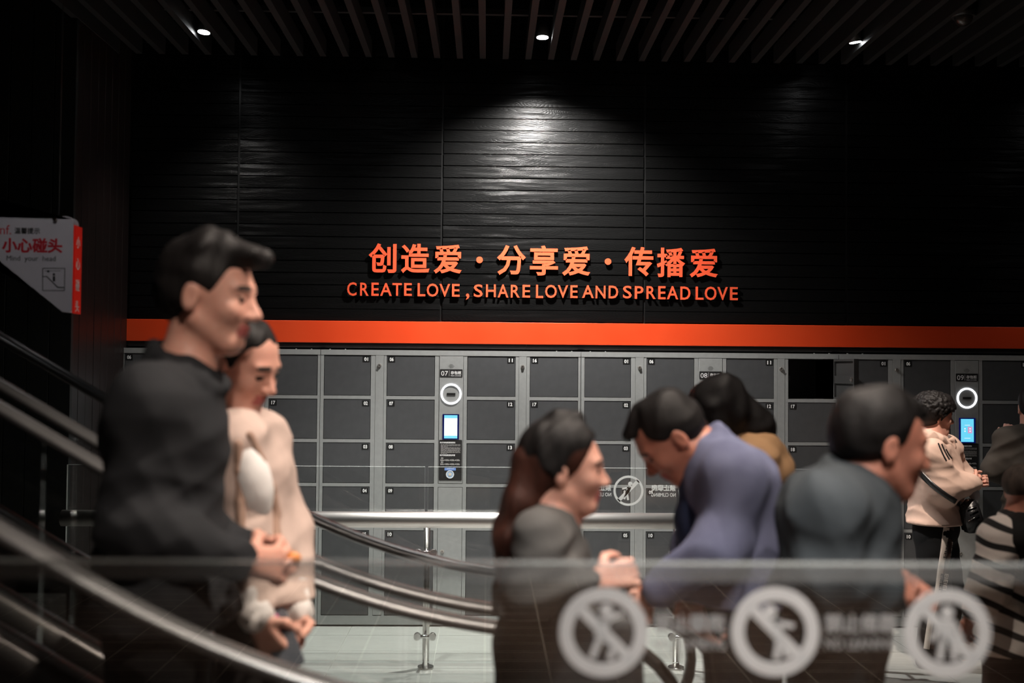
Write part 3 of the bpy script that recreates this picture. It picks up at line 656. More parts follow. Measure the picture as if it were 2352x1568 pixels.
# ------------------------------------------------------------------ escalators
R_, X0_, A30 = 2.4, 0.35, math.radians(30)
def rise(X):
    u = X0_ - X
    if u <= 0: return 0.0
    um = R_ * math.sin(A30)
    return R_ - math.sqrt(R_ * R_ - u * u) if u < um else R_ - R_ * math.cos(A30) + (u - um) * math.tan(A30)
def sweep(path, prof):
    """profile (y, n) swept along XZ path; n is the in-plane normal"""
    bm = bmesh.new(); rings = []
    for i, (x, z) in enumerate(path):
        a = Vector(path[max(i - 1, 0)]); b = Vector(path[min(i + 1, len(path) - 1)]); t = (b - a).normalized(); n = Vector((-t.y, t.x))
        rings.append([bm.verts.new((x + n.x * q, y, z + n.y * q)) for y, q in prof])
    k = len(prof)
    for i in range(len(rings) - 1):
        for j in range(k):
            f = bm.faces.new((rings[i][j], rings[i][(j + 1) % k], rings[i + 1][(j + 1) % k], rings[i + 1][j])); f.smooth = True
    bm.faces.new(rings[0]); bm.faces.new(rings[-1][::-1]); bmesh.ops.recalc_face_normals(bm, faces=bm.faces[:])
    return bm
RAILP = [(0.040 * math.cos(t) , 0.019 * math.sin(t) if math.sin(t) > 0 else 0.021 * math.sin(t)) for t in [2 * PI * i / 18 for i in range(18)]]
def escalator(label, ya, yb, xe, xl=-3.3, zr=0.886):
    root = empty('escalator', (0, (ya + yb) / 2, 0)); tag(root, label, 'escalator', 'pair of escalators')
    yc = (ya + yb) / 2
    xs = [xl + (xe - xl) * i / 70 for i in range(71)]
    for y in (ya, yb):
        s = -1 if y == ya else 1
        path = [(x, zr + rise(x)) for x in xs]
        rr = 0.30
        path += [(xe + rr * math.sin(a), zr - rr + rr * math.cos(a)) for a in [PI * i / 16 for i in range(1, 17)]]
        path += [(xe - 0.1 * i, zr - 2 * rr) for i in range(1, 3)]
        bm = sweep(path, [(yy + y - yc, q) for yy, q in RAILP])
        obj('handrail', mesh_of(bm, 'handrail', M['rubber']), root)
        # glass panels under the rail
        cuts = [xl, -2.35, -1.3, -0.25, xe]
        for a, b in zip(cuts[:-1], cuts[1:]):
            n = 10; bm = bmesh.new(); fr, bk = [], []
            q = [(a + 0.004 + (b - a - 0.008) * i / n) for i in range(n + 1)]
            outl = [(x, zr - 0.022 + rise(x)) for x in q]
            if b == xe: outl += [(xe + (rr - 0.03) * math.sin(t), zr - rr + (rr - 0.03) * math.cos(t)) for t in [PI * i / 12 for i in range(1, 9)]]
            low = [(x, 0.20 + rise(x)) for x in reversed(q)]
            prism(bm, outl + low, y - yc - 0.005, y - yc + 0.005)
            obj('glass_panel', mesh_of(bm, 'glass_panel', M['glass']), root)
        # deck with skirt and outer cladding
        path2 = [(x, 0.0 + rise(x)) for x in xs + [xe + 0.25]]
        prof = [(y - yc - 0.055, 0.0), (y - yc + 0.055, 0.0), (y - yc + 0.055, 0.21), (y - yc + 0.03, 0.225), (y - yc - 0.03, 0.225), (y - yc - 0.055, 0.21)]
        obj('deck', mesh_of(sweep(path2, prof), 'deck', M['steel_dark']), root)
        prof = [(y - yc - 0.045, -0.42), (y - yc + 0.045, -0.42), (y - yc + 0.045, -0.001), (y - yc - 0.045, -0.001)]
        bmc = sweep([(x, 0.0 + rise(x)) for x in xs if x < -0.35], prof)
        for v in bmc.verts: v.co.z = max(v.co.z, 0.001)
        obj('cladding', mesh_of(bmc, 'cladding', M['black']), root)
    wdt = yb - ya - 0.13
    x = xe + 0.02; k = 0
    bm = bmesh.new(); add_box(bm, -0.2, 0.2, -wdt / 2, wdt / 2, -0.19, 0.0)
    for i in range(int(wdt / 0.03)): add_box(bm, -0.198, 0.198, -wdt / 2 + i * 0.03, -wdt / 2 + i * 0.03 + 0.012, 0.0, 0.007)
    sm = mesh_of(bm, 'step', M['step'])
    z_of = lambda xx: rise(xx) if xx > X0_ - R_ * math.sin(A30) else rise(xx)
    for k in range(9):
        xx = xe - 0.22 - k * 0.4
        if xx < xl: break
        obj('step', sm, root, (xx, 0, max(0.0, rise(xx) - 0.008) + 0.012 - 0.007))
    bm = bmesh.new(); add_box(bm, xe - 0.04, xe + 0.62, -wdt / 2, wdt / 2, 0.0, 0.008)
    obj('landing_plate', mesh_of(bm, 'landing_plate', M['steel']), root)
    return root
escalator('near escalator carrying the couple, black handrails and glass sides', 2.30, 3.17, 0.30)
escalator('far escalator next to the locker aisle, black handrails and glass sides', 3.41, 4.05, 0.48)

# ------------------------------------------------------------------ hanging head-clearance sign
sg = empty('warning_sign', at(165, 717, 4.6)); tag(sg, 'white hanging sign with red lettering and a red edge, above the escalator', 'sign')
O = sg.location
def rel(px, py, Y=4.6): p = at(px, py, Y); return (p.x - O.x, p.z - O.z)
bm = bmesh.new()
r0 = rel(170, 497)
top = r0[1]
pts = [rel(143, 716), rel(0, 600)] + [(rel(0, 600)[0] - 0.50, rel(0, 600)[1] + 0.40), (rel(0, 497)[0] - 0.50, top)]
xr = rel(167, 600)[0]
for i in range(6): a = PI / 2 - PI / 2 * i / 5; pts.append((xr - 0.03 + 0.03 * math.cos(a), top - 0.03 + 0.03 * math.sin(a)))
pts += [(xr, 0.012), (xr - 0.010, 0.0)]
prism(bm, pts, 0.0, 0.06); bmesh.ops.recalc_face_normals(bm, faces=bm.faces[:])
obj('panel', mesh_of(bm, 'panel', M['sign_white']), sg)
zr0, zr1 = rel(170, 717)[1] - 0.004, rel(170, 517)[1]
bm = bmesh.new(); add_box(bm, xr + 0.0005, xr + 0.006, 0.004, 0.084, zr0, zr1)
rp = obj('red_edge_plate', mesh_of(bm, 'red_edge_plate', M['sign_red']), sg)
for i, c in enumerate('小心碰头'):
    b = text_bm(c, 0.05, 0.02, 0.0008, 0.045)
    for v in b.verts: v.co = Vector((-v.co.y, v.co.x, v.co.z))
    o = obj('character', mesh_of(b, 'character', M['print']), rp, (xr + 0.0062, 0.02, zr1 - 0.095 - i * 0.092))
def sign_text(s, l, r, t, b_, bold, m, nm):
    a = rel(l, b_); c = rel(r, t)
    obj(nm, mesh_of(text_bm(s, c[1] - a[1], bold, 0.0008, c[0] - a[0]), nm, M[m]), sg, (a[0], 0, a[1]))
sign_text('小心碰头', 4, 144, 547, 580, 0.035, 'print_red', 'heading_text')
sign_text('温馨提示', 33, 92, 523, 537, 0.02, 'print_black', 'notice_text')
sign_text('Mind  your  head', 15, 128, 588, 602, 0.0, 'print_black', 'english_text')
sign_text('nf.', 0, 26, 517, 538, 0.0, 'print_red', 'logo_text')
bm = bmesh.new()
def sl(x0, y0, x1, y1, wd):
    a, c = rel(x0, y0), rel(x1, y1); bar(bm, a[0], a[1], c[0], c[1], wd, -0.0008, 0)
for q in ((98, 616, 149, 616), (98, 667, 148, 667), (98, 616, 98, 667), (149, 616, 148, 667)): sl(*q, 0.0028)
for q in ((98, 635, 108, 635), (108, 635, 133, 660), (133, 660, 147, 660)): sl(*q, 0.0038)
sl(124, 634, 124, 646, 0.009); sl(103, 622, 139, 622, 0.0015)
for cxp, cyp, rad in ((124, 630, 0.0055), (111, 623, 0.005)):
    q = rel(cxp, cyp); disc_prism(bm, q[0], q[1], rad, -0.0008, 0, 12)
obj('pictogram', mesh_of(bm, 'pictogram', M['print_black']), sg)
q = rel(128, 503)
bm = tube_bm([(q[0], -0.012, q[1]), (q[0], 0.0, q[1])], 0.009, 12)
obj('bolt', mesh_of(bm, 'bolt', M['chrome']), sg)
for dx in (0.0, -0.45):
    bm = tube_bm([(q[0] + dx, 0.03, top), (q[0] + dx, 0.03, 4.6 - O.z)], 0.0025, 6)
    obj('hanging_wire', mesh_of(bm, 'hanging_wire', M['black']), sg)

# ------------------------------------------------------------------ people: smooth implicit surfaces turned into one continuous mesh each
def V(p): return np.array([p[0], p[1], p[2]], dtype=np.float32)
class Field:
    """union of round cones and ellipsoids, smoothly blended"""
    def __init__(s): s.pr = []
    def cone(s, a, b, ra, rb=None, k=0.03, sq=None, sub=False):
        s.pr.append(('c', V(a), V(b), ra, ra if rb is None else rb, k, sq, sub)); return s
    def ell(s, c, r, R=None, k=0.02, sub=False):
        s.pr.append(('e', V(c), np.array(r, np.float32), np.eye(3, dtype=np.float32) if R is None else np.array(R, np.float32), 0, k, None, sub)); return s
    def chain(s, pts, rad, k=0.03, sq=None):
        for i in range(len(pts) - 1): s.cone(pts[i], pts[i + 1], rad[i], rad[i + 1], k, sq)
        return s
    def bounds(s):
        lo = np.full(3, 1e9, np.float32); hi = -lo
        for q in s.pr:
            if q[7]: continue
            if q[0] == 'c':
                f = max(1.0, q[6][1]) if q[6] else 1.0; r = max(q[3], q[4]) * f
                lo = np.minimum(lo, np.minimum(q[1], q[2]) - r); hi = np.maximum(hi, np.maximum(q[1], q[2]) + r)
            else:
                r = float(max(q[2])); lo = np.minimum(lo, q[1] - r); hi = np.maximum(hi, q[1] + r)
        return lo, hi
    def mesh(s, h, cuts=(), fold=0.0, freq=22.0, seed=1, aniso=(1, 1, 1), crease=False):
        lo, hi = s.bounds(); lo = lo - 3 * h - fold; hi = hi + 3 * h + fold
        n = np.ceil((hi - lo) / h).astype(int) + 1
        ax = [lo[i] + h * np.arange(n[i], dtype=np.float32) for i in range(3)]
        D = np.full(tuple(n), 0.25, np.float32)
        for q in s.pr:
            k = q[5]
            if q[0] == 'c':
                f = max(1.0, q[6][1]) if q[6] else 1.0; r = max(q[3], q[4]) * f
                l, u = np.minimum(q[1], q[2]) - r, np.maximum(q[1], q[2]) + r
            else:
                r = float(max(q[2])); l, u = q[1] - r, q[1] + r
            pad = k + 3 * h + 0.012
            i0 = np.maximum(((l - pad - lo) / h).astype(int), 0); i1 = np.minimum(((u + pad - lo) / h).astype(int) + 2, n)
            if np.any(i1 <= i0): continue
            X = ax[0][i0[0]:i1[0], None, None]; Y = ax[1][None, i0[1]:i1[1], None]; Z = ax[2][None, None, i0[2]:i1[2]]
            if q[0] == 'c':
                a, b = q[1], q[2]; px, py, pz = X - a[0], Y - a[1], Z - a[2]; ba = b - a
                if q[6]:
                    nv, fac = V(q[6][0]), q[6][1]; g = 1.0 / fac - 1.0
                    dt = (px * nv[0] + py * nv[1] + pz * nv[2]) * g
                    px, py, pz = px + dt * nv[0], py + dt * nv[1], pz + dt * nv[2]
                    ba = ba + nv * float(ba @ nv) * g
                L2 = float(ba @ ba) + 1e-9
                t = np.clip((px * ba[0] + py * ba[1] + pz * ba[2]) / L2, 0, 1)
                d = np.sqrt((px - t * ba[0]) ** 2 + (py - t * ba[1]) ** 2 + (pz - t * ba[2]) ** 2) - (q[3] + (q[4] - q[3]) * t)
            else:
                R = q[3]; px, py, pz = X - q[1][0], Y - q[1][1], Z - q[1][2]
                u_ = [(px * R[0, i] + py * R[1, i] + pz * R[2, i]) / q[2][i] for i in range(3)]
                k0 = np.sqrt(u_[0] ** 2 + u_[1] ** 2 + u_[2] ** 2)
                k1 = np.sqrt((u_[0] / q[2][0]) ** 2 + (u_[1] / q[2][1]) ** 2 + (u_[2] / q[2][2]) ** 2) + 1e-6
                d = k0 * (k0 - 1.0) / k1
            W = D[i0[0]:i1[0], i0[1]:i1[1], i0[2]:i1[2]]
            if q[7]:
                hh = np.clip(0.5 - 0.5 * (W + d) / k, 0, 1); W[...] = W * (1 - hh) - d * hh + k * hh * (1 - hh)
            else:
                hh = np.clip(0.5 + 0.5 * (W - d) / k, 0, 1); W[...] = W * (1 - hh) + d * hh - k * hh * (1 - hh)
        if fold:
            rs = np.random.RandomState(seed)
            X, Y, Z = ax[0][:, None, None], ax[1][None, :, None], ax[2][None, None, :]
            for j in range(4):
                v = rs.normal(size=3) * np.array(aniso); v = v / np.linalg.norm(v) * freq * (0.55 + 0.5 * j); ph = rs.uniform(0, 6.28)
                v2 = rs.normal(size=3) * freq * 0.30
                w_ = np.sin(v[0] * X + v[1] * Y + v[2] * Z + ph + 2.0 * np.sin(v2[0] * X + v2[1] * Y + v2[2] * Z)).astype(np.float32)
                if crease: w_ = 1.5 * np.abs(w_) - 0.75           # sharp ridges like cloth folds
                D += (fold * (0.5 - 0.09 * j)) * w_
        for (p, nrm) in cuts:                 # keep the side the normal points away from
            nv = V(nrm); nv = nv / np.linalg.norm(nv); p = V(p)
            pl = (ax[0][:, None, None] - p[0]) * nv[0] + (ax[1][None, :, None] - p[1]) * nv[1] + (ax[2][None, None, :] - p[2]) * nv[2]
            D = np.maximum(D, pl)
        return nets(D, lo, h)
OFF = np.array([(0, 0, 0), (1, 0, 0), (0, 1, 0), (1, 1, 0), (0, 0, 1), (1, 0, 1), (0, 1, 1), (1, 1, 1)])
EDG = [(0, 1), (2, 3), (4, 5), (6, 7), (0, 2), (1, 3), (4, 6), (5, 7), (0, 4), (1, 5), (2, 6), (3, 7)]
def nets(D, lo, h):
    D[0, :, :] = D[-1, :, :] = 0.2; D[:, 0, :] = D[:, -1, :] = 0.2; D[:, :, 0] = D[:, :, -1] = 0.2
    S = D < 0; nx, ny, nz = D.shape
    c = np.zeros((nx - 1, ny - 1, nz - 1), np.int8)
    for o in OFF: c += S[o[0]:nx - 1 + o[0], o[1]:ny - 1 + o[1], o[2]:nz - 1 + o[2]]
    act = np.argwhere((c > 0) & (c < 8)); ids = np.full(c.shape, -1, np.int32); ids[tuple(act.T)] = np.arange(len(act))
    vals = np.stack([D[act[:, 0] + o[0], act[:, 1] + o[1], act[:, 2] + o[2]] for o in OFF], 1)
    acc = np.zeros((len(act), 3)); cnt = np.zeros(len(act))
    for a, b in EDG:
        m = (vals[:, a] < 0) != (vals[:, b] < 0); t = vals[m, a] / (vals[m, a] - vals[m, b])
        acc[m] += OFF[a] + t[:, None] * (OFF[b] - OFF[a]); cnt[m] += 1
    verts = lo + h * (act + acc / cnt[:, None])
    quads = []
    for axis in range(3):
        sl0 = [slice(None)] * 3; sl1 = [slice(None)] * 3; sl0[axis] = slice(0, -1); sl1[axis] = slice(1, None)
        A, B = S[tuple(sl0)], S[tuple(sl1)]
        for inv in (False, True):
            e = np.argwhere((A & ~B) if not inv else (~A & B))
            u, v = [(1, 2), (2, 0), (0, 1)][axis]
            e = e[(e[:, u] > 0) & (e[:, v] > 0) & (e[:, u] < c.shape[u]) & (e[:, v] < c.shape[v])]
            def cell(du, dv):
                q = e.copy(); q[:, u] -= du; q[:, v] -= dv; return ids[q[:, 0], q[:, 1], q[:, 2]]
            f = np.stack([cell(1, 1), cell(0, 1), cell(0, 0), cell(1, 0)], 1)
            quads.append(f[:, ::-1] if inv else f)
    return verts, np.concatenate(quads)
def mesh_np(name, verts, quads, mats, origin, mi=None):
    me = bpy.data.meshes.new(name); n, f = len(verts), len(quads)
    me.vertices.add(n); me.vertices.foreach_set('co', (verts - np.array(origin)).astype(np.float32).ravel())
    me.loops.add(f * 4); me.loops.foreach_set('vertex_index', quads.astype(np.int32).ravel())
    me.polygons.add(f); me.polygons.foreach_set('loop_start', np.arange(0, f * 4, 4, dtype=np.int32))
    if mi is not None: me.polygons.foreach_set('material_index', mi.astype(np.int32))
    me.polygons.foreach_set('use_smooth', np.ones(f, dtype=bool))
    me.update(); me.validate()
    for m in mats: me.materials.append(m)
    return me

def rotm(yaw, pitch, roll=0.0):
    return (Matrix.Rotation(math.radians(yaw), 3, 'Z') @ Matrix.Rotation(math.radians(pitch), 3, 'Y') @ Matrix.Rotation(math.radians(roll), 3, 'X'))
def head_field(fl, hc, R, s=1.0, fem=False):
    """x forward, y left, z up in the head's own frame"""
    P = lambda x, y, z: hc + R @ Vector((x * s, y * s, z * s))
    Rn = np.array(R)
    fl.ell(P(-0.014, 0, 0.036), (0.097 * s, 0.075 * s, 0.083 * s), Rn, 0.02)
    fl.ell(P(0.030, 0, -0.020), (0.062 * s, 0.060 * s, 0.085 * s), Rn, 0.03)
    fl.ell(P(0.058, 0, -0.088), (0.030 * s, 0.030 * s, 0.026 * s), Rn, 0.025)                # chin
    for y in (-1, 1):
        fl.cone(P(0.0, 0.052 * y, -0.050), P(0.055, 0.020 * y, -0.092), 0.017 * s, 0.017 * s, 0.025)   # jaw
        fl.ell(P(0.062, 0.038 * y, -0.022), (0.022 * s, 0.020 * s, 0.022 * s), Rn, 0.02)     # cheek
    fl.ell(P(0.076, 0, 0.026), (0.015 * s, 0.050 * s, 0.013 * s), Rn, 0.018)                 # brow
    for y in (-1, 1): fl.ell(P(0.099, 0.032 * y, 0.004), (0.017 * s, 0.016 * s, 0.011 * s), Rn, 0.012, sub=True)
    for y in (-1, 1): fl.ell(P(0.077, 0.031 * y, 0.003), (0.012 * s, 0.013 * s, 0.011 * s), Rn, 0.005)
    fl.cone(P(0.086, 0, 0.010), P(0.108, 0, -0.026), 0.007 * s, 0.0115 * s, 0.012)            # nose
    for y in (-1, 1): fl.ell(P(0.099, 0.011 * y, -0.031), (0.010 * s, 0.008 * s, 0.008 * s), Rn, 0.008)
    fl.ell(P(0.084, 0, -0.054), (0.014 * s, 0.022 * s, 0.0075 * s), Rn, 0.006); fl.ell(P(0.081, 0, -0.067), (0.014 * s, 0.020 * s, 0.008 * s), Rn, 0.006)
    for y in (-1, 1):
        fl.ell(P(-0.010, 0.077 * y, -0.006), (0.018 * s, 0.009 * s, 0.032 * s), Rn, 0.008)
        fl.ell(P(-0.006, 0.086 * y, -0.004), (0.009 * s, 0.006 * s, 0.018 * s), Rn, 0.005, sub=True)
    return P
def hand_field(fl, wr, d, n, curl=0.6, s=1.0, thumb=1):
    """wr wrist, d direction to the knuckles, n palm normal (towards which the fingers curl)"""
    d = d.normalized(); n = (n - d * n.dot(d)).normalized(); sd = d.cross(n)
    kn = wr + d * 0.085 * s
    for q in (-0.026, -0.009, 0.009, 0.026): fl.cone(wr + sd * q * 0.6 * s + d * 0.012, kn + sd * q * s, 0.015 * s, 0.0125 * s, 0.012)
    for i, (q, ln) in enumerate(((-0.030, 0.062), (-0.010, 0.076), (0.010, 0.080), (0.029, 0.072))):
        p = kn + sd * q * s; a = curl * 0.55; c = curl
        for j, (fr, rr) in enumerate(((0.45, 0.0088), (0.32, 0.0080), (0.23, 0.0072))):
            dd = d * math.cos(a) + n * math.sin(a); e = p + dd * ln * fr * s
            fl.cone(p, e, rr * s, rr * 0.94 * s, 0.004); p = e; a += c
    t0 = wr + d * 0.025 * s + sd * 0.026 * thumb * s
    t1 = t0 + (d * 0.6 + sd * 0.75 * thumb + n * 0.35).normalized() * 0.038 * s; t2 = t1 + (d * 0.85 + sd * 0.15 * thumb + n * 0.55).normalized() * 0.032 * s
    t3 = t2 + (d * 0.85 - sd * 0.1 * thumb + n * 0.5).normalized() * 0.026 * s
    fl.chain([t0, t1, t2, t3], [0.0125 * s, 0.0105 * s, 0.0095 * s, 0.0085 * s], 0.008)

def cloth(name, c, c2=None, rough=0.85, weave=260, sheen=0.0):
    m = mat(name, c, rough, spec=0.25, noise=(14, c2 or tuple(q * 0.86 for q in c), 0.35, 0.7, (1, 1, 1)), bump=(weave, 0.18, (1, 1, 1)))
    m.node_tree.nodes['Principled BSDF'].inputs['Sheen Weight'].default_value = sheen
    return m
def skin(name, c):
    m = mat(name, c, 0.48, spec=0.4, noise=(26, tuple(q * f for q, f in zip(c, (0.93, 0.86, 0.85))), 0.4, 0.7, (1, 1, 1)))
    b = m.node_tree.nodes['Principled BSDF']; b.inputs['Subsurface Weight'].default_value = 0.12; b.inputs['Subsurface Radius'].default_value = (0.02, 0.008, 0.005)
    b.inputs['Subsurface Scale'].default_value = 0.5
    return m
def hairm(name, c, rough=0.56):
    return mat(name, c, rough, spec=0.25, noise=(60, tuple(q * 0.55 for q in c), 0.35, 0.65, (1, 1, 0.15)), bump=(220, 0.9, (1, 1, 0.12)))
MS = {'skin': skin('skin_warm', (0.70, 0.37, 0.285)), 'skin_red': skin('skin_tan', (0.56, 0.235, 0.165)), 'lip': skin('lip', (0.46, 0.13, 0.12)),
      'eye': mat('eye_dark', (0.015, 0.012, 0.01), 0.2, noise=(20, (0.02, 0.015, 0.013), 0.4, 0.6, (1, 1, 1))),
      'brow': mat('brow_hair', (0.03, 0.022, 0.018), 0.7, noise=(80, (0.05, 0.035, 0.03), 0.4, 0.6, (1, 1, 1))),
      'hair': hairm('black_hair', (0.014, 0.012, 0.012)), 'hair_red': hairm('red_brown_hair', (0.060, 0.019, 0.012)),
      'hair_shaved': hairm('cropped_hair', (0.10, 0.075, 0.062), 0.8), 'shoe': mat('black_shoe', (0.015, 0.015, 0.015), 0.4, noise=(20, (0.02, 0.02, 0.02), 0.4, 0.6, (1, 1, 1)))}

def person(label, J, skinm='skin', head=(0, 8, 0), hs=1.0, top=None, topm=None, pants=None, hair=None, hairmat='hair', ground=0.0, res=0.0065,
           girth=1.0, arm=1.0, lean=None, hem=None, fold=0.007, wide=1.3, extra_top=None, hands=True, curl=(0.7, 0.7), handn=None, collar=None, sleeve=1.0, hood=False, leg=1.0, skirt=0.02, puff=0.018, topname='jacket', resc=0.0085, armcut=0.92, hipk=1.0):
    """J: joints in world space: hc, nb, ch, wa, pe, shn/shf, eln/elf, wrn/wrf, hdn/hdf (hand direction points); n = side towards the camera"""
    root = empty('person', (J['pe'].x, J['pe'].y, ground)); tag(root, label, 'person')
    Rh = rotm(*head); lat = (J['shn'] - J['shf']).normalized(); sq = (lat, wide)
    b = Field(); P = head_field(b, J['hc'], Rh, hs)
    g = girth
    b.cone(P(-0.022, 0, -0.045), J['nb'], 0.052 * hs, 0.058 * g, 0.03)
    b.cone(J['nb'], J['ch'], 0.06 * g, 0.105 * g, 0.06, sq); b.cone(J['ch'], J['wa'], 0.108 * g, 0.098 * g, 0.05, sq); b.cone(J['wa'], J['pe'], 0.098 * g, 0.112 * g * hipk, 0.05, sq)
    b.cone(J['shn'], J['shf'], 0.052 * g, 0.052 * g, 0.05)
    fwd = Vector((0, 0, 1)).cross(lat); 
    legs = []
    for s_, key in ((1, 'n'), (-1, 'f')):
        b.chain([J['sh' + key], J['el' + key], J['wr' + key]], [0.048 * arm, 0.040 * arm, 0.026 * arm], 0.03)
        if hands:
            nn = handn[0 if key == 'n' else 1] if handn else Vector((0, 0, -1))
            hand_field(b, J['wr' + key], J['hd' + key] - J['wr' + key], nn, curl[0 if key == 'n' else 1], 1.0 * hs, 1 if key == 'n' else -1)
        hip = J['pe'] + lat * (0.085 * s_ * g) + Vector((0, 0, -0.05))
        kn = J.get('kn' + key) or Vector((hip.x, hip.y, ground + 0.5 * (hip.z - ground)))
        an = J.get('an' + key) or Vector((hip.x - 0.0, hip.y, ground + 0.085))
        fw = Rh @ Vector((1, 0, 0)); fw.z = 0; fw.normalize()
        toe = an + fw * 0.14 + Vector((0, 0, -0.05))
        legs.append((hip, kn, an, toe, fw))
        b.chain([hip, kn, an], [0.082 * g * leg, 0.056 * g * leg, 0.040 * leg], 0.04); b.cone(an + Vector((0, 0, -0.04)), toe, 0.036, 0.028, 0.03)
    vt, qd = b.mesh(res)
    # face colouring by position in the head's frame
    ctr = vt[qd].mean(1); loc = ((ctr - np.array(J['hc'])) @ np.array(Rh)) / hs; mi = np.zeros(len(qd), np.int32)
    x, y, z = loc[:, 0], loc[:, 1], loc[:, 2]; ay = np.abs(y)
    mi[(x > 0.070) & (ay < 0.024) & (z < -0.047) & (z > -0.074)] = 1
    mi[(x > 0.06) & (ay > 0.020) & (ay < 0.043) & (np.abs(z - 0.003) < 0.0055)] = 2
    mi[(x > 0.05) & (ay > 0.012) & (ay < 0.050) & (np.abs(z - 0.027 + 0.1 * (ay - 0.03)) < 0.005)] = 3
    obj('body', mesh_np('body', vt, qd, [MS[skinm], MS['lip'], MS['eye'], MS['brow']], root.location, mi), root)
    # upper garment
    f = Field(); e = puff
    f.cone(J['nb'] + Vector((0, 0, -0.01)), J['ch'], 0.062 * g + e, 0.108 * g + e, 0.06, sq); f.cone(J['ch'], J['wa'], 0.111 * g + e, 0.105 * g + e, 0.05, sq); f.cone(J['wa'], J['pe'], 0.105 * g + e, 0.118 * g * hipk + e + skirt, 0.05, sq)
    hemz = hem if hem is not None else J['pe'].z - 0.03
    f.cone(J['pe'], Vector((J['pe'].x, J['pe'].y, hemz - 0.06)), 0.118 * g * hipk + e + skirt, 0.120 * g * hipk + e + skirt, 0.05, sq)
    f.cone(J['shn'], J['shf'], 0.056 * g + e, 0.056 * g + e, 0.05)
    for key in 'nf':
        w2 = J['el' + key].lerp(J['wr' + key], armcut)
        f.chain([J['sh' + key], J['el' + key], w2], [(0.050 * arm + e) * sleeve, (0.043 * arm + e * 0.9) * sleeve, (0.034 * arm + e * 0.6) * sleeve], 0.06)
    if collar:
        face_dir = Rh @ Vector((1, 0, 0)); face_dir.z = 0; face_dir.normalize()
        nbv = J['nb']; up = (J['hc'] - nbv).normalized(); ring = []
        a_ = lat; c_ = up.cross(a_).normalized()
        for i in range(13):
            t = 2 * PI * i / 12; pt = nbv + up * collar[1] + a_ * (collar[0] * math.cos(t)) + c_ * (collar[0] * math.sin(t)); pt.z -= 0.35 * (pt - nbv).dot(face_dir); ring.append(pt)
        for i in range(12): f.cone(ring[i], ring[i + 1], collar[2], collar[2], 0.02)
        for i in range(12): f.cone(ring[i] - up * collar[1], ring[i], collar[2], collar[2], 0.02)
    if hood:
        bk = (-(Rh @ Vector((1, 0, 0)))); bk.z = 0; bk.normalize()
        for t in (-0.7, -0.35, 0, 0.35, 0.7):
            f.ell(J['nb'] + bk * (0.085 - 0.06 * abs(t)) + lat * (0.11 * t) + Vector((0, 0, 0.0)), (0.055, 0.055, 0.05), None, 0.03)
    if extra_top: extra_top(f)
    cuts = [((0, 0, hemz), (0, 0, -1))]
    vt, qd = f.mesh(resc, cuts, fold, 20, seed=len(label), aniso=(1, 1, 1.8), crease=True)
    tp = obj(topname, mesh_np(topname, vt, qd, topm if isinstance(topm, list) else [topm], root.location), root)
    # trousers
    f = Field()
    f.cone(J['wa'], J['pe'], 0.100 * g + 0.008, 0.114 * g * hipk + 0.010, 0.05, sq)
    for hip, kn, an, toe, fw in legs:
        f.chain([hip, kn, an + Vector((0, 0, 0.0))], [0.084 * g * leg + 0.014, 0.062 * g * leg + 0.014, 0.052 * leg + 0.010], 0.035)
    vt, qd = f.mesh(0.010, [((0, 0, ground + 0.07), (0, 0, -1))], 0.005, 26, seed=3 + len(label))
    tr_ = obj('trousers', mesh_np('trousers', vt, qd, [pants], root.location), root)
    for hip, kn, an, toe, fw in legs:
        f = Field(); f.cone(an + fw * -0.02 + Vector((0, 0, -0.045)), toe + fw * 0.03 + Vector((0, 0, 0.0)), 0.042, 0.034, 0.03)
        f.cone(an, an + Vector((0, 0, -0.04)), 0.046, 0.044, 0.03)
        vt, qd = f.mesh(0.009, [((0, 0, ground + 0.004), (0, 0, -1))])
        obj('shoe', mesh_np('shoe', vt, qd, [MS['shoe']], root.location), root)
    if hair:
        f = Field(); h_ = hair(f, P, np.array(Rh), hs, J) or {}
        vt, qd = f.mesh(h_.get('res', 0.006), h_.get('cuts', ()), h_.get('fold', 0.004), h_.get('freq', 70), seed=7, aniso=h_.get('aniso', (1, 1, 1)))
        hm = MS[hairmat]
        obj('hair', mesh_np('hair', vt, qd, [hm], root.location), root)
    root['_tp'] = 0; del root['_tp']
    return root, tp, tr_

# hair shapes -------------------------------------------------------------------
def hair_short_man(f, P, R, s, J):
    f.ell(P(-0.022, 0, 0.046), (0.099 * s, 0.082 * s, 0.084 * s), R, 0.02)                    # crown
    f.ell(P(-0.050, 0, 0.000), (0.066 * s, 0.078 * s, 0.070 * s), R, 0.03)                    # back
    f.cone(P(0.00, 0.02, 0.105), P(0.088, 0.03, 0.098), 0.040 * s, 0.024 * s, 0.03); f.cone(P(0.00, -0.03, 0.105), P(0.088, -0.025, 0.096), 0.040 * s, 0.024 * s, 0.03)
    f.ell(P(0.078, 0, -0.03), (0.075 * s, 0.11 * s, 0.098 * s), R, 0.012, sub=True)           # face opening
    for y in (-1, 1): f.ell(P(0.012, 0.095 * y, -0.025), (0.036 * s, 0.034 * s, 0.052 * s), R, 0.012, sub=True)
    return dict(fold=0.006, freq=75, cuts=[(P(-0.04, 0, -0.062), R @ np.array((0.25, 0, -1.0)))])
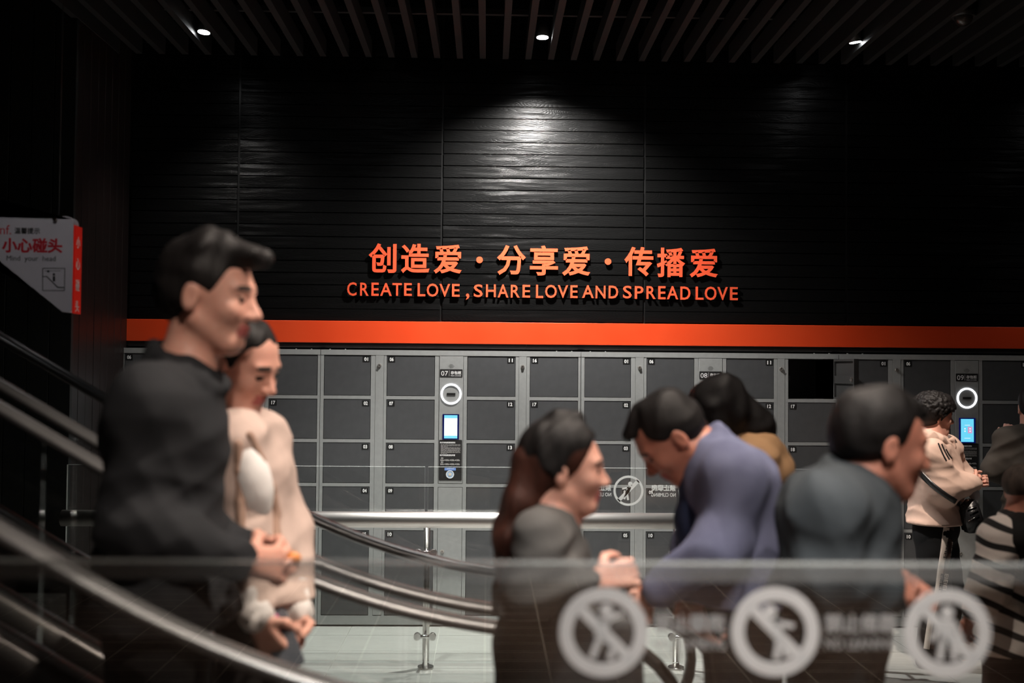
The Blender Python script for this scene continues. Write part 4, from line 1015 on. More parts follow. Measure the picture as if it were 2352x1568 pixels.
def hair_crew(f, P, R, s, J):
    f.ell(P(-0.020, 0, 0.044), (0.098 * s, 0.081 * s, 0.085 * s), R, 0.02)
    f.ell(P(-0.046, 0, 0.004), (0.066 * s, 0.078 * s, 0.066 * s), R, 0.03)
    f.cone(P(0.0, 0.0, 0.092), P(0.070, 0.0, 0.084), 0.040 * s, 0.024 * s, 0.03)
    f.ell(P(0.080, 0, -0.03), (0.078 * s, 0.11 * s, 0.10 * s), R, 0.012, sub=True)
    for y in (-1, 1): f.ell(P(0.012, 0.095 * y, -0.025), (0.036 * s, 0.034 * s, 0.052 * s), R, 0.012, sub=True)
    return dict(fold=0.005, freq=80, cuts=[(P(-0.04, 0, -0.058), R @ np.array((0.25, 0, -1.0)))])
def hair_shaved(f, P, R, s, J):
    f.ell(P(-0.016, 0, 0.037), (0.098 * s, 0.0765 * s, 0.0845 * s), R, 0.02)
    f.ell(P(0.080, 0, -0.02), (0.075 * s, 0.11 * s, 0.100 * s), R, 0.012, sub=True)
    return dict(fold=0.0, cuts=[(P(-0.04, 0, -0.03), R @ np.array((0.3, 0, -1.0)))])
def hair_tied(f, P, R, s, J):
    f.ell(P(-0.018, 0, 0.042), (0.099 * s, 0.080 * s, 0.084 * s), R, 0.02)
    f.ell(P(-0.040, 0, 0.0), (0.068 * s, 0.077 * s, 0.075 * s), R, 0.03)
    f.ell(P(0.082, 0, -0.024), (0.072 * s, 0.10 * s, 0.108 * s), R, 0.012, sub=True)
    for y in (-1, 1): f.ell(P(0.010, 0.092 * y, -0.030), (0.030 * s, 0.026 * s, 0.045 * s), R, 0.010, sub=True)
    f.chain([P(-0.09, 0, 0.03), P(-0.13, 0, -0.03), P(-0.12, 0, -0.14)], [0.03, 0.035, 0.022], 0.02)
    return dict(fold=0.004, freq=80)
def hair_long(f, P, R, s, J):
    f.ell(P(-0.020, 0, 0.044), (0.101 * s, 0.083 * s, 0.086 * s), R, 0.02)
    f.ell(P(-0.045, 0, 0.0), (0.072 * s, 0.080 * s, 0.085 * s), R, 0.03)
    f.ell(P(0.088, 0, -0.022), (0.072 * s, 0.105 * s, 0.108 * s), R, 0.012, sub=True)
    for y in (-1, 1): f.ell(P(0.018, 0.092 * y, -0.030), (0.034 * s, 0.026 * s, 0.050 * s), R, 0.010, sub=True)
    back = (J['hc'] - J['nb']); bx = -1 if (R @ np.array((1.0, 0, 0)))[0] > 0 else 1
    p0 = P(-0.082, 0, 0.01); p1 = J['nb'] + Vector((bx * 0.070, 0, 0.03)); p2 = J['ch'] + Vector((bx * 0.098, 0, 0.03)); p3 = J['ch'] + Vector((bx * 0.105, 0, -0.13))
    for y in (-0.042, 0.0, 0.042):
        o = Vector((0, y, 0)); f.chain([p0 + o * 0.8, p1 + o * 1.2, p2 + o * 1.5, p3 + o * 1.3], [0.045, 0.036, 0.032, 0.014], 0.025)
    return dict(fold=0.006, freq=60, aniso=(1.5, 1.5, 0.35), res=0.007)
def hair_bob(f, P, R, s, J):
    f.ell(P(-0.018, 0, 0.042), (0.108 * s, 0.092 * s, 0.092 * s), R, 0.02)
    f.ell(P(-0.040, 0, -0.03), (0.080 * s, 0.090 * s, 0.095 * s), R, 0.03)
    for y in (-1, 1): f.cone(P(0.035, 0.070 * y, 0.03), P(0.03, 0.074 * y, -0.07), 0.028 * s, 0.024 * s, 0.03)
    f.ell(P(0.098, 0, -0.03), (0.068 * s, 0.068 * s, 0.105 * s), R, 0.012, sub=True)
    f.chain([P(-0.07, 0, -0.03), P(-0.105, 0, -0.11), P(-0.10, 0, -0.18)], [0.06, 0.06, 0.035], 0.03)
    return dict(fold=0.006, freq=60)
def hair_curly(f, P, R, s, J):
    f.ell(P(-0.022, 0, 0.055), (0.125 * s, 0.110 * s, 0.100 * s), R, 0.02)
    f.ell(P(-0.050, 0, 0.005), (0.085 * s, 0.095 * s, 0.080 * s), R, 0.03)
    f.cone(P(0.05, 0.0, 0.09), P(0.085, 0.0, 0.065), 0.055 * s, 0.035 * s, 0.03)
    f.ell(P(0.088, 0, -0.035), (0.080 * s, 0.12 * s, 0.092 * s), R, 0.012, sub=True)
    for y in (-1, 1): f.ell(P(0.012, 0.105 * y, -0.030), (0.032 * s, 0.034 * s, 0.042 * s), R, 0.010, sub=True)
    rnd = random.Random(5)
    for i in range(620):
        t, ph = rnd.uniform(0, 2 * PI), math.asin(rnd.uniform(-0.45, 1.0))
        lx = 0.122 * math.cos(ph) * math.cos(t) - 0.024; ly = 0.108 * math.cos(ph) * math.sin(t); lz = 0.052 + 0.100 * math.sin(ph)
        if (lx > 0.045 and lz < 0.045) or (lx > 0.0 and lz < 0.0): continue
        if lz < 0.0: lx -= 0.01
        f.ell(P(lx, ly, lz), (rnd.uniform(0.006, 0.0115),) * 3, None, 0.003)
    return dict(fold=0.0, res=0.0042)

def surf(target, px, py, Y):
    """point where the photo pixel's ray meets a garment"""
    mw = Matrix.Translation(target.parent.location) @ Matrix.Translation(target.location)
    o = at(px, py, 0.5); d = (at(px, py, Y) - o).normalized(); hit, loc, nrm, idx = target.ray_cast(mw.inverted() @ o, d)
    return (mw @ loc if hit else at(px, py, Y)), d
def ribbon(target, pts, wd, m, name, parent, off=0.003, wdir=None, ydir=1.0):
    """strip of cloth laid onto the camera-facing surface of a garment along photo points"""
    dg = bpy.context.evaluated_depsgraph_get(); dg.update()
    mw = target.matrix_world if target.parent is None else Matrix.Translation(target.parent.location) @ Matrix.Translation(target.location)
    inv = mw.inverted(); P3 = []
    for (px, py, Y) in pts:
        o = at(px, py, 0.5); e = at(px, py, Y); d = (e - o).normalized()
        hit, loc, nrm, idx = target.ray_cast(inv @ o, d)
        P3.append((mw @ loc if hit else e, nrm if hit else Vector((0, -1, 0)), d))
    bm = bmesh.new(); rows = []
    for i, (p, n, d) in enumerate(P3):
        a, c = P3[max(i - 1, 0)][0], P3[min(i + 1, len(P3) - 1)][0]; t = (c - a).normalized(); sd = t.cross(-d).normalized() * (wd[i] if isinstance(wd, list) else wd) / 2
        r = []
        for k in (-1, 0, 1):
            q = p + sd * k; o = q - d * 0.6
            hit, loc, nrm, idx = target.ray_cast(inv @ o, d)
            qq = mw @ loc if hit and (mw @ loc - q).length < 0.06 else q
            r.append(qq - d * off)
        rows.append([bm.verts.new(q - parent.location) for q in r] + [bm.verts.new(q + d * 0.002 - parent.location) for q in r])
    for i in range(len(rows) - 1):
        A, B = rows[i], rows[i + 1]
        for k in range(2): bm.faces.new((A[k], A[k + 1], B[k + 1], B[k]))
        for k in range(2): bm.faces.new((A[k + 4], A[k + 3], B[k + 3], B[k + 4]))
        bm.faces.new((A[0], B[0], B[3], A[3])); bm.faces.new((A[2], A[5], B[5], B[2]))
    bmesh.ops.recalc_face_normals(bm, faces=bm.faces[:])
    return obj(name, mesh_of(bm, name, m, True), parent)

def joints(spec):
    return {k: at(*v) for k, v in spec.items()}

# 1 man in black jacket on the escalator -----------------------------------------
zst = rise(-0.78)
J = joints(dict(hc=(482, 682, 2.64), nb=(424, 868, 2.64), ch=(385, 1000, 2.64), wa=(372, 1210, 2.64), pe=(372, 1390, 2.64), shn=(338, 928, 2.475), shf=(412, 915, 2.81),
                eln=(300, 1205, 2.44), elf=(420, 1220, 2.86), wrn=(560, 1288, 2.48), wrf=(600, 1268, 2.70), hdn=(640, 1296, 2.56), hdf=(665, 1262, 2.62)))
root1, tp1, _ = person('person in a black stand-collar jacket riding the escalator, hands together in front', J, 'skin', (-8, 8, 0), 1.17,
    topm=cloth('black_jacket', (0.020, 0.021, 0.024), weave=420), pants=cloth('black_trousers', (0.010, 0.010, 0.011)), hair=hair_short_man, ground=zst + 0.012,
    girth=1.10, arm=1.10, puff=0.024, collar=(0.086, 0.030, 0.014), handn=(Vector((0, 0.9, -0.3)), Vector((0, -0.9, -0.3))), curl=(0.75, 0.8), fold=0.010)
q = at(668, 1282, 2.60)
bm = bmesh.new(); bmesh.ops.create_uvsphere(bm, u_segments=12, v_segments=8, radius=0.017)
for v in bm.verts: v.co.x *= 1.5
tag(obj('snack_wrapper', mesh_of(bm, 'snack_wrapper', mat('orange_wrapper', (0.75, 0.28, 0.05), 0.4, noise=(30, (0.7, 0.22, 0.04), 0.4, 0.6, (1, 1, 1))), True), None, q), 'small orange wrapper held between the hands of the person in black', 'wrapper')

# 2 woman beside him --------------------------------------------------------------
J = joints(dict(hc=(556, 836, 2.98), nb=(528, 985, 2.99), ch=(560, 1085, 3.0), wa=(582, 1240, 3.0), pe=(588, 1390, 3.0), shn=(545, 1010, 2.885), shf=(600, 1000, 3.115),
                eln=(560, 1235, 2.87), elf=(668, 1230, 3.09), wrn=(588, 1415, 2.80), wrf=(682, 1405, 2.94), hdn=(618, 1470, 2.80), hdf=(668, 1475, 2.88)))
root2, tp2, _ = person('person in a beige cardigan standing beside the one in black and looking down', J, 'skin', (-22, 24, 4), 1.10,
    topm=cloth('beige_cardigan', (0.62, 0.47, 0.41), weave=200), pants=cloth('dark_skirt_cloth', (0.03, 0.025, 0.025)), hair=hair_tied, ground=zst + 0.012,
    girth=0.86, arm=0.86, puff=0.022, handn=(Vector((0.3, 0.9, 0)), Vector((-0.3, -0.9, 0))), curl=(0.5, 0.5), fold=0.008, topname='cardigan', hem=at(600, 1370, 3.0).z)
wc = cloth('white_fleece', (0.82, 0.76, 0.73), weave=120)
for a, b_ in (((572, 1360, 2.815), (586, 1412, 2.80)), ((670, 1350, 2.96), (682, 1402, 2.94))):
    f = Field(); p0, p1 = at(*a), at(*b_); f.cone(p0, p1, 0.044, 0.046, 0.01); vt, qd = f.mesh(0.006, (), 0.005, 90)
    obj('fleece_cuff', mesh_np('fleece_cuff', vt, qd, [wc], root2.location), root2)
bpy.context.evaluated_depsgraph_get().update()
f = Field(); pts = [surf(tp2, x, y_, 2.9) for x, y_ in ((560, 1030), (568, 1065), (576, 1100), (584, 1135), (592, 1165))]
f.chain([p + d * 0.034 for p, d in pts], [0.030, 0.040, 0.046, 0.044, 0.036], 0.03); vt, qd = f.mesh(0.007, (), 0.002, 20)
obj('white_blouse_front', mesh_np('white_blouse_front', vt, qd, [cloth('white_blouse', (0.85, 0.82, 0.80))], root2.location), root2)
tanm = cloth('tan_edge', (0.40, 0.26, 0.20))
for line in (((574, 1000), (600, 1060), (622, 1120), (632, 1180), (634, 1260), (636, 1330)), ((548, 1020), (548, 1080), (552, 1150), (556, 1230), (560, 1330))):
    f = Field(); pts = [surf(tp2, x, y_, 2.9) for x, y_ in line]; f.chain([p + d * 0.004 for p, d in pts], [0.013] * len(pts), 0.01); vt, qd = f.mesh(0.006, (), 0.003, 40)
    obj('cardigan_edge', mesh_np('cardigan_edge', vt, qd, [tanm], root2.location), root2)
ph = empty('phone', at(648, 1472, 2.80)); tag(ph, 'dark grey phone with a pink sticker in the hands of the person in the cardigan', 'phone')
ph.rotation_euler = (math.radians(-25), math.radians(-28), 0)
bm = bmesh.new(); prism(bm, rrect(-0.037, 0.037, -0.078, 0.078, 0.010), -0.0045, 0.0045); obj('case', mesh_of(bm, 'case', mat('phone_grey', (0.10, 0.11, 0.13), 0.25, noise=(20, (0.12, 0.13, 0.15), 0.4, 0.6, (1, 1, 1)))), ph)
bm = bmesh.new(); prism(bm, rrect(-0.033, 0.015, 0.030, 0.072, 0.006), -0.0062, -0.0046); obj('pink_sticker', mesh_of(bm, 'pink_sticker', mat('pink_sticker', (0.75, 0.22, 0.42), 0.5, noise=(20, (0.7, 0.2, 0.4), 0.4, 0.6, (1, 1, 1)))), ph)

# 3 woman in grey with long reddish hair ------------------------------------------
J = joints(dict(hc=(1298, 1078, 2.65), nb=(1262, 1180, 2.65), ch=(1256, 1258, 2.65), wa=(1228, 1350, 2.65), pe=(1212, 1425, 2.65), shn=(1236, 1226, 2.51), shf=(1274, 1212, 2.79),
                eln=(1222, 1352, 2.47), elf=(1300, 1340, 2.84), wrn=(1368, 1332, 2.52), wrf=(1360, 1350, 2.72), hdn=(1425, 1318, 2.54), hdf=(1420, 1345, 2.70)))
J['nb'] = J['nb']
root3, tp3, _ = person('person in a dark grey top with long reddish hair, leaning forward with a bag', J, 'skin', (-4, 3, 0), 0.96,
    topm=cloth('dark_grey_top', (0.085, 0.080, 0.076), weave=320), pants=cloth('black_leggings', (0.010, 0.010, 0.010)), hair=hair_long, hairmat='hair_red', ground=0.0,
    girth=0.76, arm=0.72, puff=0.012, fold=0.010, hipk=0.66, handn=(Vector((0, 0.9, -0.4)), Vector((0, -0.9, -0.4))), curl=(0.9, 0.9), hem=at(1193, 1400, 2.65).z, wide=1.35, topname='grey_top', leg=0.9, skirt=0.0)
f = Field(); R3 = rotm(-4, 3, 0); hcj = J['hc']
PP = lambda x, y, z: hcj + R3 @ Vector((x, y, z))
f.ell(PP(-0.018, 0, 0.050), (0.100, 0.081, 0.083), np.array(R3), 0.02); f.ell(PP(0.085, 0, -0.03), (0.075, 0.11, 0.118), np.array(R3), 0.01, sub=True)
for y in (-1, 1): f.ell(PP(0.0, 0.092 * y, -0.035), (0.05, 0.03, 0.055), np.array(R3), 0.01, sub=True)
f.chain([PP(-0.03, 0, 0.125), PP(0.02, 0, 0.128)], [0.026, 0.022], 0.02)
f.ell(PP(-0.045, 0, 0.0), (0.074, 0.082, 0.082), np.array(R3), 0.03)
vt, qd = f.mesh(0.006, [(PP(0, 0, -0.03), np.array(R3) @ np.array((-0.6, 0, -1.0)))], 0.003, 80)
obj('hair_crown', mesh_np('hair_crown', vt, qd, [MS['hair']], root3.location), root3)
# black tote bag held by the straps
tb = empty('tote_bag', at(1355, 1500, 2.60)); tag(tb, 'large black tote bag hanging from the hand of the person in grey', 'bag')
Ob = tb.location
f = Field()
for i in range(5):
    zt = at(1355, 1385, 2.60).z - Ob.z
zt = at(1355, 1388, 2.60).z; zb_ = zt - 0.36
for zz_, wx, dy in ((zt, 0.118, 0.035), (zt - 0.12, 0.128, 0.055), (zt - 0.24, 0.128, 0.065), (zb_, 0.115, 0.06)):
    pass
bm = bmesh.new(); ringv = []
for zz_, wx, dy in ((zt, 0.118, 0.030), (zt - 0.06, 0.125, 0.045), (zt - 0.18, 0.130, 0.060), (zt - 0.30, 0.126, 0.062), (zb_ + 0.01, 0.118, 0.055), (zb_, 0.10, 0.045)):
    ringv.append([bm.verts.new((wx * math.copysign(abs(math.cos(t)) ** 0.45, math.cos(t)), dy * math.copysign(abs(math.sin(t)) ** 0.6, math.sin(t)), zz_ - Ob.z)) for t in [2 * PI * i / 32 for i in range(32)]])
for i in range(len(ringv) - 1):
    for k in range(32): bm.faces.new((ringv[i + 1][k], ringv[i + 1][(k + 1) % 32], ringv[i][(k + 1) % 32], ringv[i][k])).smooth = True
bm.faces.new(ringv[-1][::-1]); bm.faces.new(ringv[0])
bagm = mat('black_bag_leather', (0.014, 0.013, 0.013), 0.45, noise=(18, (0.02, 0.018, 0.018), 0.4, 0.6, (1, 1, 1)), bump=(90, 0.2, (1, 1, 1)))
obj('bag_body', mesh_of(bm, 'bag_body', bagm), tb)
hp = at(1412, 1326, 2.55) - Ob
for s_ in (-1, 1):
    bm = tube_bm([(-0.055, s_ * 0.028, zt - Ob.z - 0.03), (-0.045, s_ * 0.028, zt - Ob.z + 0.02), (hp.x - 0.02, s_ * 0.014 - 0.03, hp.z - 0.008), (hp.x + 0.015, s_ * 0.014 - 0.03, hp.z - 0.008), (0.085, s_ * 0.028, zt - Ob.z + 0.02), (0.09, s_ * 0.028, zt - Ob.z - 0.03)], 0.006, 8)
    obj('strap', mesh_of(bm, 'strap', bagm), tb)

# 4 man in blue-grey blazer, bending ------------------------------------------------
J = joints(dict(hc=(1542, 1006, 3.0), nb=(1640, 1045, 3.0), ch=(1672, 1120, 3.0), wa=(1692, 1270, 3.0), pe=(1700, 1385, 3.0), shn=(1690, 1095, 2.835), shf=(1640, 1085, 3.165),
                eln=(1645, 1262, 2.79), elf=(1598, 1262, 3.20), wrn=(1500, 1362, 2.83), wrf=(1570, 1405, 2.96), hdn=(1455, 1385, 2.85), hdf=(1620, 1432, 2.92)))
blz = cloth('blue_grey_blazer', (0.165, 0.178, 0.28), (0.13, 0.14, 0.23), weave=260)
root4, tp4, _ = person('person in a blue-grey blazer bending the head down, facing left', J, 'skin_red', (180, 46, 0), 1.03,
    topm=blz, pants=cloth('dark_grey_trousers', (0.022, 0.021, 0.024)), hair=hair_crew, girth=1.0, arm=1.05, puff=0.024, curl=(0.6, 0.5), handn=(Vector((0, 0.9, -0.4)), Vector((0, -0.9, 0.2))),
    fold=0.011, topname='blazer', hem=at(1700, 1370, 3.0).z, collar=(0.070, 0.012, 0.016))
f = Field()
for i, (x, y_) in enumerate(((1600, 1110), (1590, 1200), (1600, 1290))): f.ell(at(x, y_, 2.975), (0.05, 0.085, 0.075), None, 0.03)
vt, qd = f.mesh(0.008, (), 0.005, 30)
obj('shirt_front', mesh_np('shirt_front', vt, qd, [cloth('navy_shirt', (0.035, 0.05, 0.11))], root4.location), root4)

# 5 woman behind him with a tan coat -----------------------------------------------
J = joints(dict(hc=(1650, 945, 3.62), nb=(1705, 1025, 3.64), ch=(1725, 1100, 3.64), wa=(1735, 1230, 3.64), pe=(1738, 1340, 3.64), shn=(1735, 1072, 3.49), shf=(1715, 1068, 3.79),
                eln=(1760, 1220, 3.46), elf=(1740, 1220, 3.83), wrn=(1735, 1330, 3.45), wrf=(1700, 1330, 3.82), hdn=(1728, 1370, 3.45), hdf=(1690, 1370, 3.82)))
def tan_extra(f):
    for t in range(6): f.ell(J['nb'] + Vector((0.06 + 0.012 * t, -0.10 + 0.04 * t, 0.0 - 0.004 * t)), (0.055, 0.045, 0.05), None, 0.02)
    f.ell(at(1772, 1082, 3.6), (0.07, 0.13, 0.085), None, 0.03)
root5, tp5, _ = person('dark-haired person in a tan coat behind the one in the blazer', J, 'skin', (180, 24, 0), 0.95, topm=cloth('tan_coat', (0.50, 0.29, 0.15), weave=140), pants=cloth('brown_trousers', (0.03, 0.024, 0.02)),
    hair=hair_bob, girth=0.95, puff=0.026, extra_top=tan_extra, topname='coat', fold=0.009, res=0.008, resc=0.010)

# 6 man in dark grey hooded jacket --------------------------------------------------
J = joints(dict(hc=(2024, 1022, 2.56), nb=(1962, 1128, 2.56), ch=(1932, 1215, 2.56), wa=(1925, 1340, 2.56), pe=(1920, 1440, 2.56), shn=(1900, 1172, 2.39), shf=(1965, 1160, 2.73),
                eln=(1890, 1335, 2.36), elf=(1985, 1330, 2.76), wrn=(2030, 1352, 2.42), wrf=(2050, 1350, 2.66), hdn=(2080, 1350, 2.47), hdf=(2095, 1348, 2.60)))
def hood_extra(f):
    f.ell(at(1885, 1122, 2.56), (0.070, 0.11, 0.040), None, 0.03); f.ell(at(1850, 1165, 2.56), (0.060, 0.13, 0.060), None, 0.05)
root6, tp6, _ = person('person in a dark grey hooded jacket walking right at the foot of the escalator', J, 'skin_red', (2, 10, 0), 1.09, topm=cloth('dark_grey_jacket', (0.036, 0.042, 0.047), weave=340),
    pants=cloth('black_jeans', (0.012, 0.012, 0.013)), hair=hair_crew, girth=1.04, arm=1.05, puff=0.026, extra_top=hood_extra, collar=(0.076, 0.02, 0.016), fold=0.010, curl=(1.0, 1.0), hem=at(1920, 1372, 2.56).z,
    handn=(Vector((0, 0.9, -0.3)), Vector((0, -0.9, -0.3))))

# 7 woman at the lockers with curly hair ---------------------------------------------
J = joints(dict(hc=(2149, 956, 6.14), nb=(2136, 1010, 6.14), ch=(2148, 1078, 6.14), wa=(2148, 1150, 6.14), pe=(2150, 1212, 6.14), shn=(2134, 1042, 5.985), shf=(2172, 1036, 6.31),
                eln=(2166, 1118, 5.95), elf=(2215, 1105, 6.34), wrn=(2234, 1108, 6.00), wrf=(2236, 1108, 6.22), hdn=(2252, 1104, 6.06), hdf=(2252, 1106, 6.18),
                knn=(2152, 1360, 6.06), anf=(2175, 1495, 6.24), ann=(2128, 1500, 6.06), knf=(2180, 1360, 6.24)))
def hood7(f):
    f.cone(at(2152, 1075, 5.98), at(2172, 1125, 5.96), 0.085, 0.085, 0.04); f.cone(at(2172, 1125, 5.96), at(2226, 1110, 5.99), 0.083, 0.055, 0.03)
root7, tp7, tr7 = person('person with curly black hair in a beige hooded jacket standing at the lockers', J, 'skin', (-2, 6, 0), 0.93, topm=cloth('beige_jacket', (0.66, 0.46, 0.375), (0.61, 0.42, 0.34), weave=500),
    pants=cloth('black_track_trousers', (0.008, 0.008, 0.009)), hair=hair_curly, girth=1.04, arm=1.05, puff=0.028, sleeve=1.05, extra_top=hood7, hem=at(2150, 1199, 6.14).z, fold=0.010, skirt=0.010, leg=1.0,
    curl=(1.0, 1.0), handn=(Vector((0, 0.9, 0.2)), Vector((0, -0.9, 0.2))), res=0.0075, resc=0.008)
f = Field(); hp_ = [at(*v) for v in ((2088, 1040, 6.16), (2096, 1016, 6.10), (2112, 1006, 6.03), (2134, 1006, 6.00), (2156, 1012, 6.02), (2172, 1024, 6.07), (2184, 1036, 6.12))]
f.chain(hp_, [0.045, 0.050, 0.048, 0.042, 0.036, 0.030, 0.024], 0.02); f.chain([v + Vector((-0.01, -0.015, -0.055)) for v in hp_[:5]], [0.045, 0.052, 0.050, 0.040, 0.028], 0.03)
f.chain([at(2178, 1012, 6.10), at(2188, 1010, 6.12), at(2190, 1026, 6.12), at(2184, 1040, 6.10)], [0.012, 0.014, 0.018, 0.012], 0.01)
vt, qd = f.mesh(0.006, (), 0.004, 40, crease=True); obj('hood', mesh_np('hood', vt, qd, [tp7.data.materials[0]], root7.location), root7)
blk = cloth('black_stripe', (0.012, 0.011, 0.012)); wht = cloth('cream_stripe', (0.66, 0.58, 0.52)); brn = cloth('brown_stripe', (0.060, 0.033, 0.027))
for a, b_ in (((2155, 1017), (2174, 1058)), ((2163, 1019), (2181, 1055)), ((2173, 1031), (2187, 1053))):
    ribbon(tp7, [(a[0] + (b_[0] - a[0]) * t, a[1] + (b_[1] - a[1]) * t + 2 * math.sin(PI * t), 6.0) for t in [i / 8 for i in range(9)]], 0.0075, blk, 'shoulder_stripe', root7)
side = [(2174, 1211), (2170, 1240), (2166, 1275), (2160, 1310), (2156, 1345), (2148, 1385), (2138, 1420), (2132, 1460), (2128, 1490)]
ribbon(tr7, [(x, y_, 6.02) for x, y_ in side], 0.032, wht, 'cream_side_stripe', root7, 0.006)
ribbon(tr7, [(x + 12, y_, 6.02) for x, y_ in side], 0.026, brn, 'brown_side_stripe', root7, 0.0035)
for (px, py) in ((2171, 1262), (2161, 1336)):
    for dx, mm in ((2, blk), (11, wht)):
        o0 = at(px + dx, py, 0.5); e0 = at(px + dx, py, 6.1); d0 = (e0 - o0).normalized()
        mw = Matrix.Translation(root7.location); hit, loc, nrm, idx = tr7.ray_cast(mw.inverted() @ o0, d0)
        if hit:
            p = (mw @ loc) - d0 * 0.008 - root7.location
            bmx = text_bm('EIEIEI', 0.021, 0.01, 0.0008, 0.090)
            for v in bmx.verts: v.co.x -= 0.045; v.co.z -= 0.0105
            o = obj('stripe_motif', mesh_of(bmx, 'stripe_motif', mm), root7, p, (0, math.radians(98), 0))
# crossbody bag
cb = empty('crossbody_bag', at(2222, 1222, 5.98)); tag(cb, 'black leather crossbody bag on the person in the beige jacket', 'bag')
Oc = cb.location; leath = mat('black_leather', (0.010, 0.010, 0.011), 0.28, noise=(14, (0.016, 0.016, 0.017), 0.4, 0.6, (1, 1, 1)), bump=(45, 0.5, (1, 1, 1)))
bm = bmesh.new(); pts = [at(x, y_, 5.98) - Oc for x, y_ in ((2205, 1168), (2228, 1143), (2240, 1150), (2255, 1196), (2253, 1212), (2236, 1222), (2216, 1223), (2212, 1205))]
prism(bm, [(p.x, p.z) for p in pts], -0.045, 0.045); bmesh.ops.bevel(bm, geom=bm.edges[:], offset=0.012, segments=2, affect='EDGES'); bmesh.ops.recalc_face_normals(bm, faces=bm.faces[:])
obj('bag_body', mesh_of(bm, 'bag_body', leath, True), cb)
for k, (a, b_) in enumerate((((2222, 1168), (2243, 1160)), ((2224, 1196), (2250, 1182)), ((2228, 1178), (2247, 1169)))):
    p, q = at(*a, 5.93) - Oc, at(*b_, 5.93) - Oc; bm = tube_bm([p, q], 0.0022, 6); obj('zip', mesh_of(bm, 'zip', M['chrome'] if k == 1 else leath), cb)
p = at(2211, 1160, 5.94) - Oc; bm = bmesh.new(); disc_prism(bm, p.x, p.z, 0.011, p.y - 0.006, p.y, 14, 0.006); obj('strap_ring', mesh_of(bm, 'strap_ring', M['chrome']), cb)
st = ribbon(tp7, [(2100 + 106 * t, 1074 + 84 * t + 7 * math.sin(PI * t), 5.97) for t in [i / 10 for i in range(11)]], 0.030, leath, 'strap', cb, 0.006)
wb = empty('plastic_bag', at(2240, 1150, 6.02)); tag(wb, 'small white plastic bag under the sleeve of the curly-haired person', 'bag')
f = Field(); f.ell(at(2240, 1138, 6.04), (0.030, 0.03, 0.042), None, 0.01); f.ell(at(2234, 1126, 6.04), (0.02, 0.02, 0.03), None, 0.01); vt, qd = f.mesh(0.005, (), 0.005, 60)
obj('bag_film', mesh_np('bag_film', vt, qd, [mat('white_plastic', (0.75, 0.75, 0.78), 0.3, noise=(20, (0.7, 0.7, 0.73), 0.4, 0.6, (1, 1, 1)))], wb.location), wb)

# 8 child in a striped sweater ---------------------------------------------------------
def stripes():
    m = mat('striped_knit', (0.8, 0.74, 0.68), 0.9, bump=(160, 0.3, (1, 1, 1))); nt = m.node_tree; b = nt.nodes['Principled BSDF']
    tc = nt.nodes.new('ShaderNodeTexCoord'); mp = nt.nodes.new('ShaderNodeMapping'); mp.inputs['Rotation'].default_value = (0, math.radians(-22), 0); nt.links.new(tc.outputs['Object'], mp.inputs['Vector'])
    wv = nt.nodes.new('ShaderNodeTexWave'); wv.bands_direction = 'Z'; wv.inputs['Scale'].default_value = 4.3; wv.inputs['Distortion'].default_value = 1.6; wv.inputs['Detail Scale'].default_value = 1.2; wv.inputs['Detail'].default_value = 1
    nt.links.new(mp.outputs[0], wv.inputs['Vector']); r = nt.nodes.new('ShaderNodeValToRGB'); r.color_ramp.interpolation = 'LINEAR'
    r.color_ramp.elements[0].position = 0.22; r.color_ramp.elements[0].color = (0.015, 0.014, 0.014, 1); r.color_ramp.elements[1].position = 0.34; r.color_ramp.elements[1].color = (0.78, 0.70, 0.64, 1)
    nt.links.new(wv.outputs['Fac'], r.inputs[0]); nt.links.new(r.outputs[0], b.inputs['Base Color']); return m
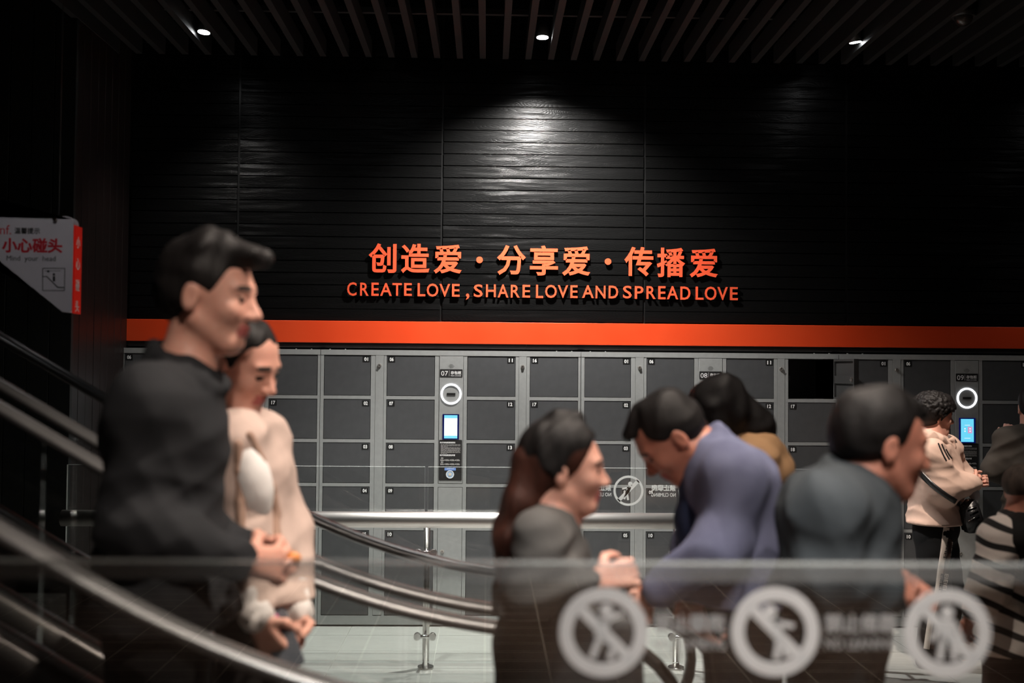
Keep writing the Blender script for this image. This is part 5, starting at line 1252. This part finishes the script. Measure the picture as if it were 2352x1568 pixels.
J = joints(dict(hc=(2352, 1128, 4.30), nb=(2335, 1205, 4.30), ch=(2325, 1290, 4.30), wa=(2320, 1400, 4.30), pe=(2318, 1470, 4.30), shn=(2300, 1235, 4.17), shf=(2372, 1232, 4.42),
                eln=(2272, 1350, 4.12), elf=(2400, 1340, 4.45), wrn=(2238, 1405, 4.14), wrf=(2420, 1420, 4.40), hdn=(2218, 1440, 4.18), hdf=(2425, 1460, 4.40)))
root8, tp8, _ = person('short person with cropped hair in a black and white striped sweater', J, 'skin_red', (30, 5, 0), 0.92, topm=stripes(), pants=cloth('brown_check_trousers', (0.06, 0.035, 0.03)),
    hair=hair_shaved, hairmat='hair_shaved', girth=0.86, arm=0.9, puff=0.026, sleeve=1.15, topname='striped_sweater', res=0.0075, collar=(0.055, 0.02, 0.014))
f = Field(); lat8 = (J['shn'] - J['shf']).normalized()
f.cone(J['shn'] + Vector((0.035, -0.03, 0.0)), J['ch'] + Vector((0.06, -0.09, -0.02)), 0.075, 0.085, 0.03); f.cone(J['nb'] + Vector((0.01, -0.02, -0.01)), J['shn'] + Vector((0.03, 0, 0)), 0.075, 0.07, 0.03)
vt, qd = f.mesh(0.009, (), 0.005, 30); obj('black_yoke', mesh_np('black_yoke', vt, qd, [cloth('black_knit', (0.014, 0.013, 0.013))], root8.location), root8)

# 9 man facing the lockers, cut by the right edge ----------------------------------------
J = joints(dict(hc=(2372, 938, 6.32), nb=(2378, 990, 6.32), ch=(2378, 1050, 6.32), wa=(2380, 1140, 6.32), pe=(2380, 1215, 6.32), shn=(2318, 1012, 6.32), shf=(2438, 1012, 6.34),
                eln=(2284, 1078, 6.38), elf=(2462, 1090, 6.42), wrn=(2318, 1006, 6.56), wrf=(2440, 1020, 6.60), hdn=(2320, 984, 6.60), hdf=(2440, 990, 6.62)))
root9, tp9, _ = person('person in a dark olive jacket facing the lockers at the right edge', J, 'skin', (74, 2, 0), 1.0, topm=cloth('dark_olive_jacket', (0.060, 0.052, 0.045), weave=300), pants=cloth('charcoal_trousers', (0.015, 0.015, 0.016)),
    hair=hair_crew, girth=1.08, arm=1.1, puff=0.024, fold=0.010, curl=(1.0, 1.0), handn=(Vector((0.3, 0.9, 0)), Vector((0, 0.9, 0))), res=0.008, resc=0.009)
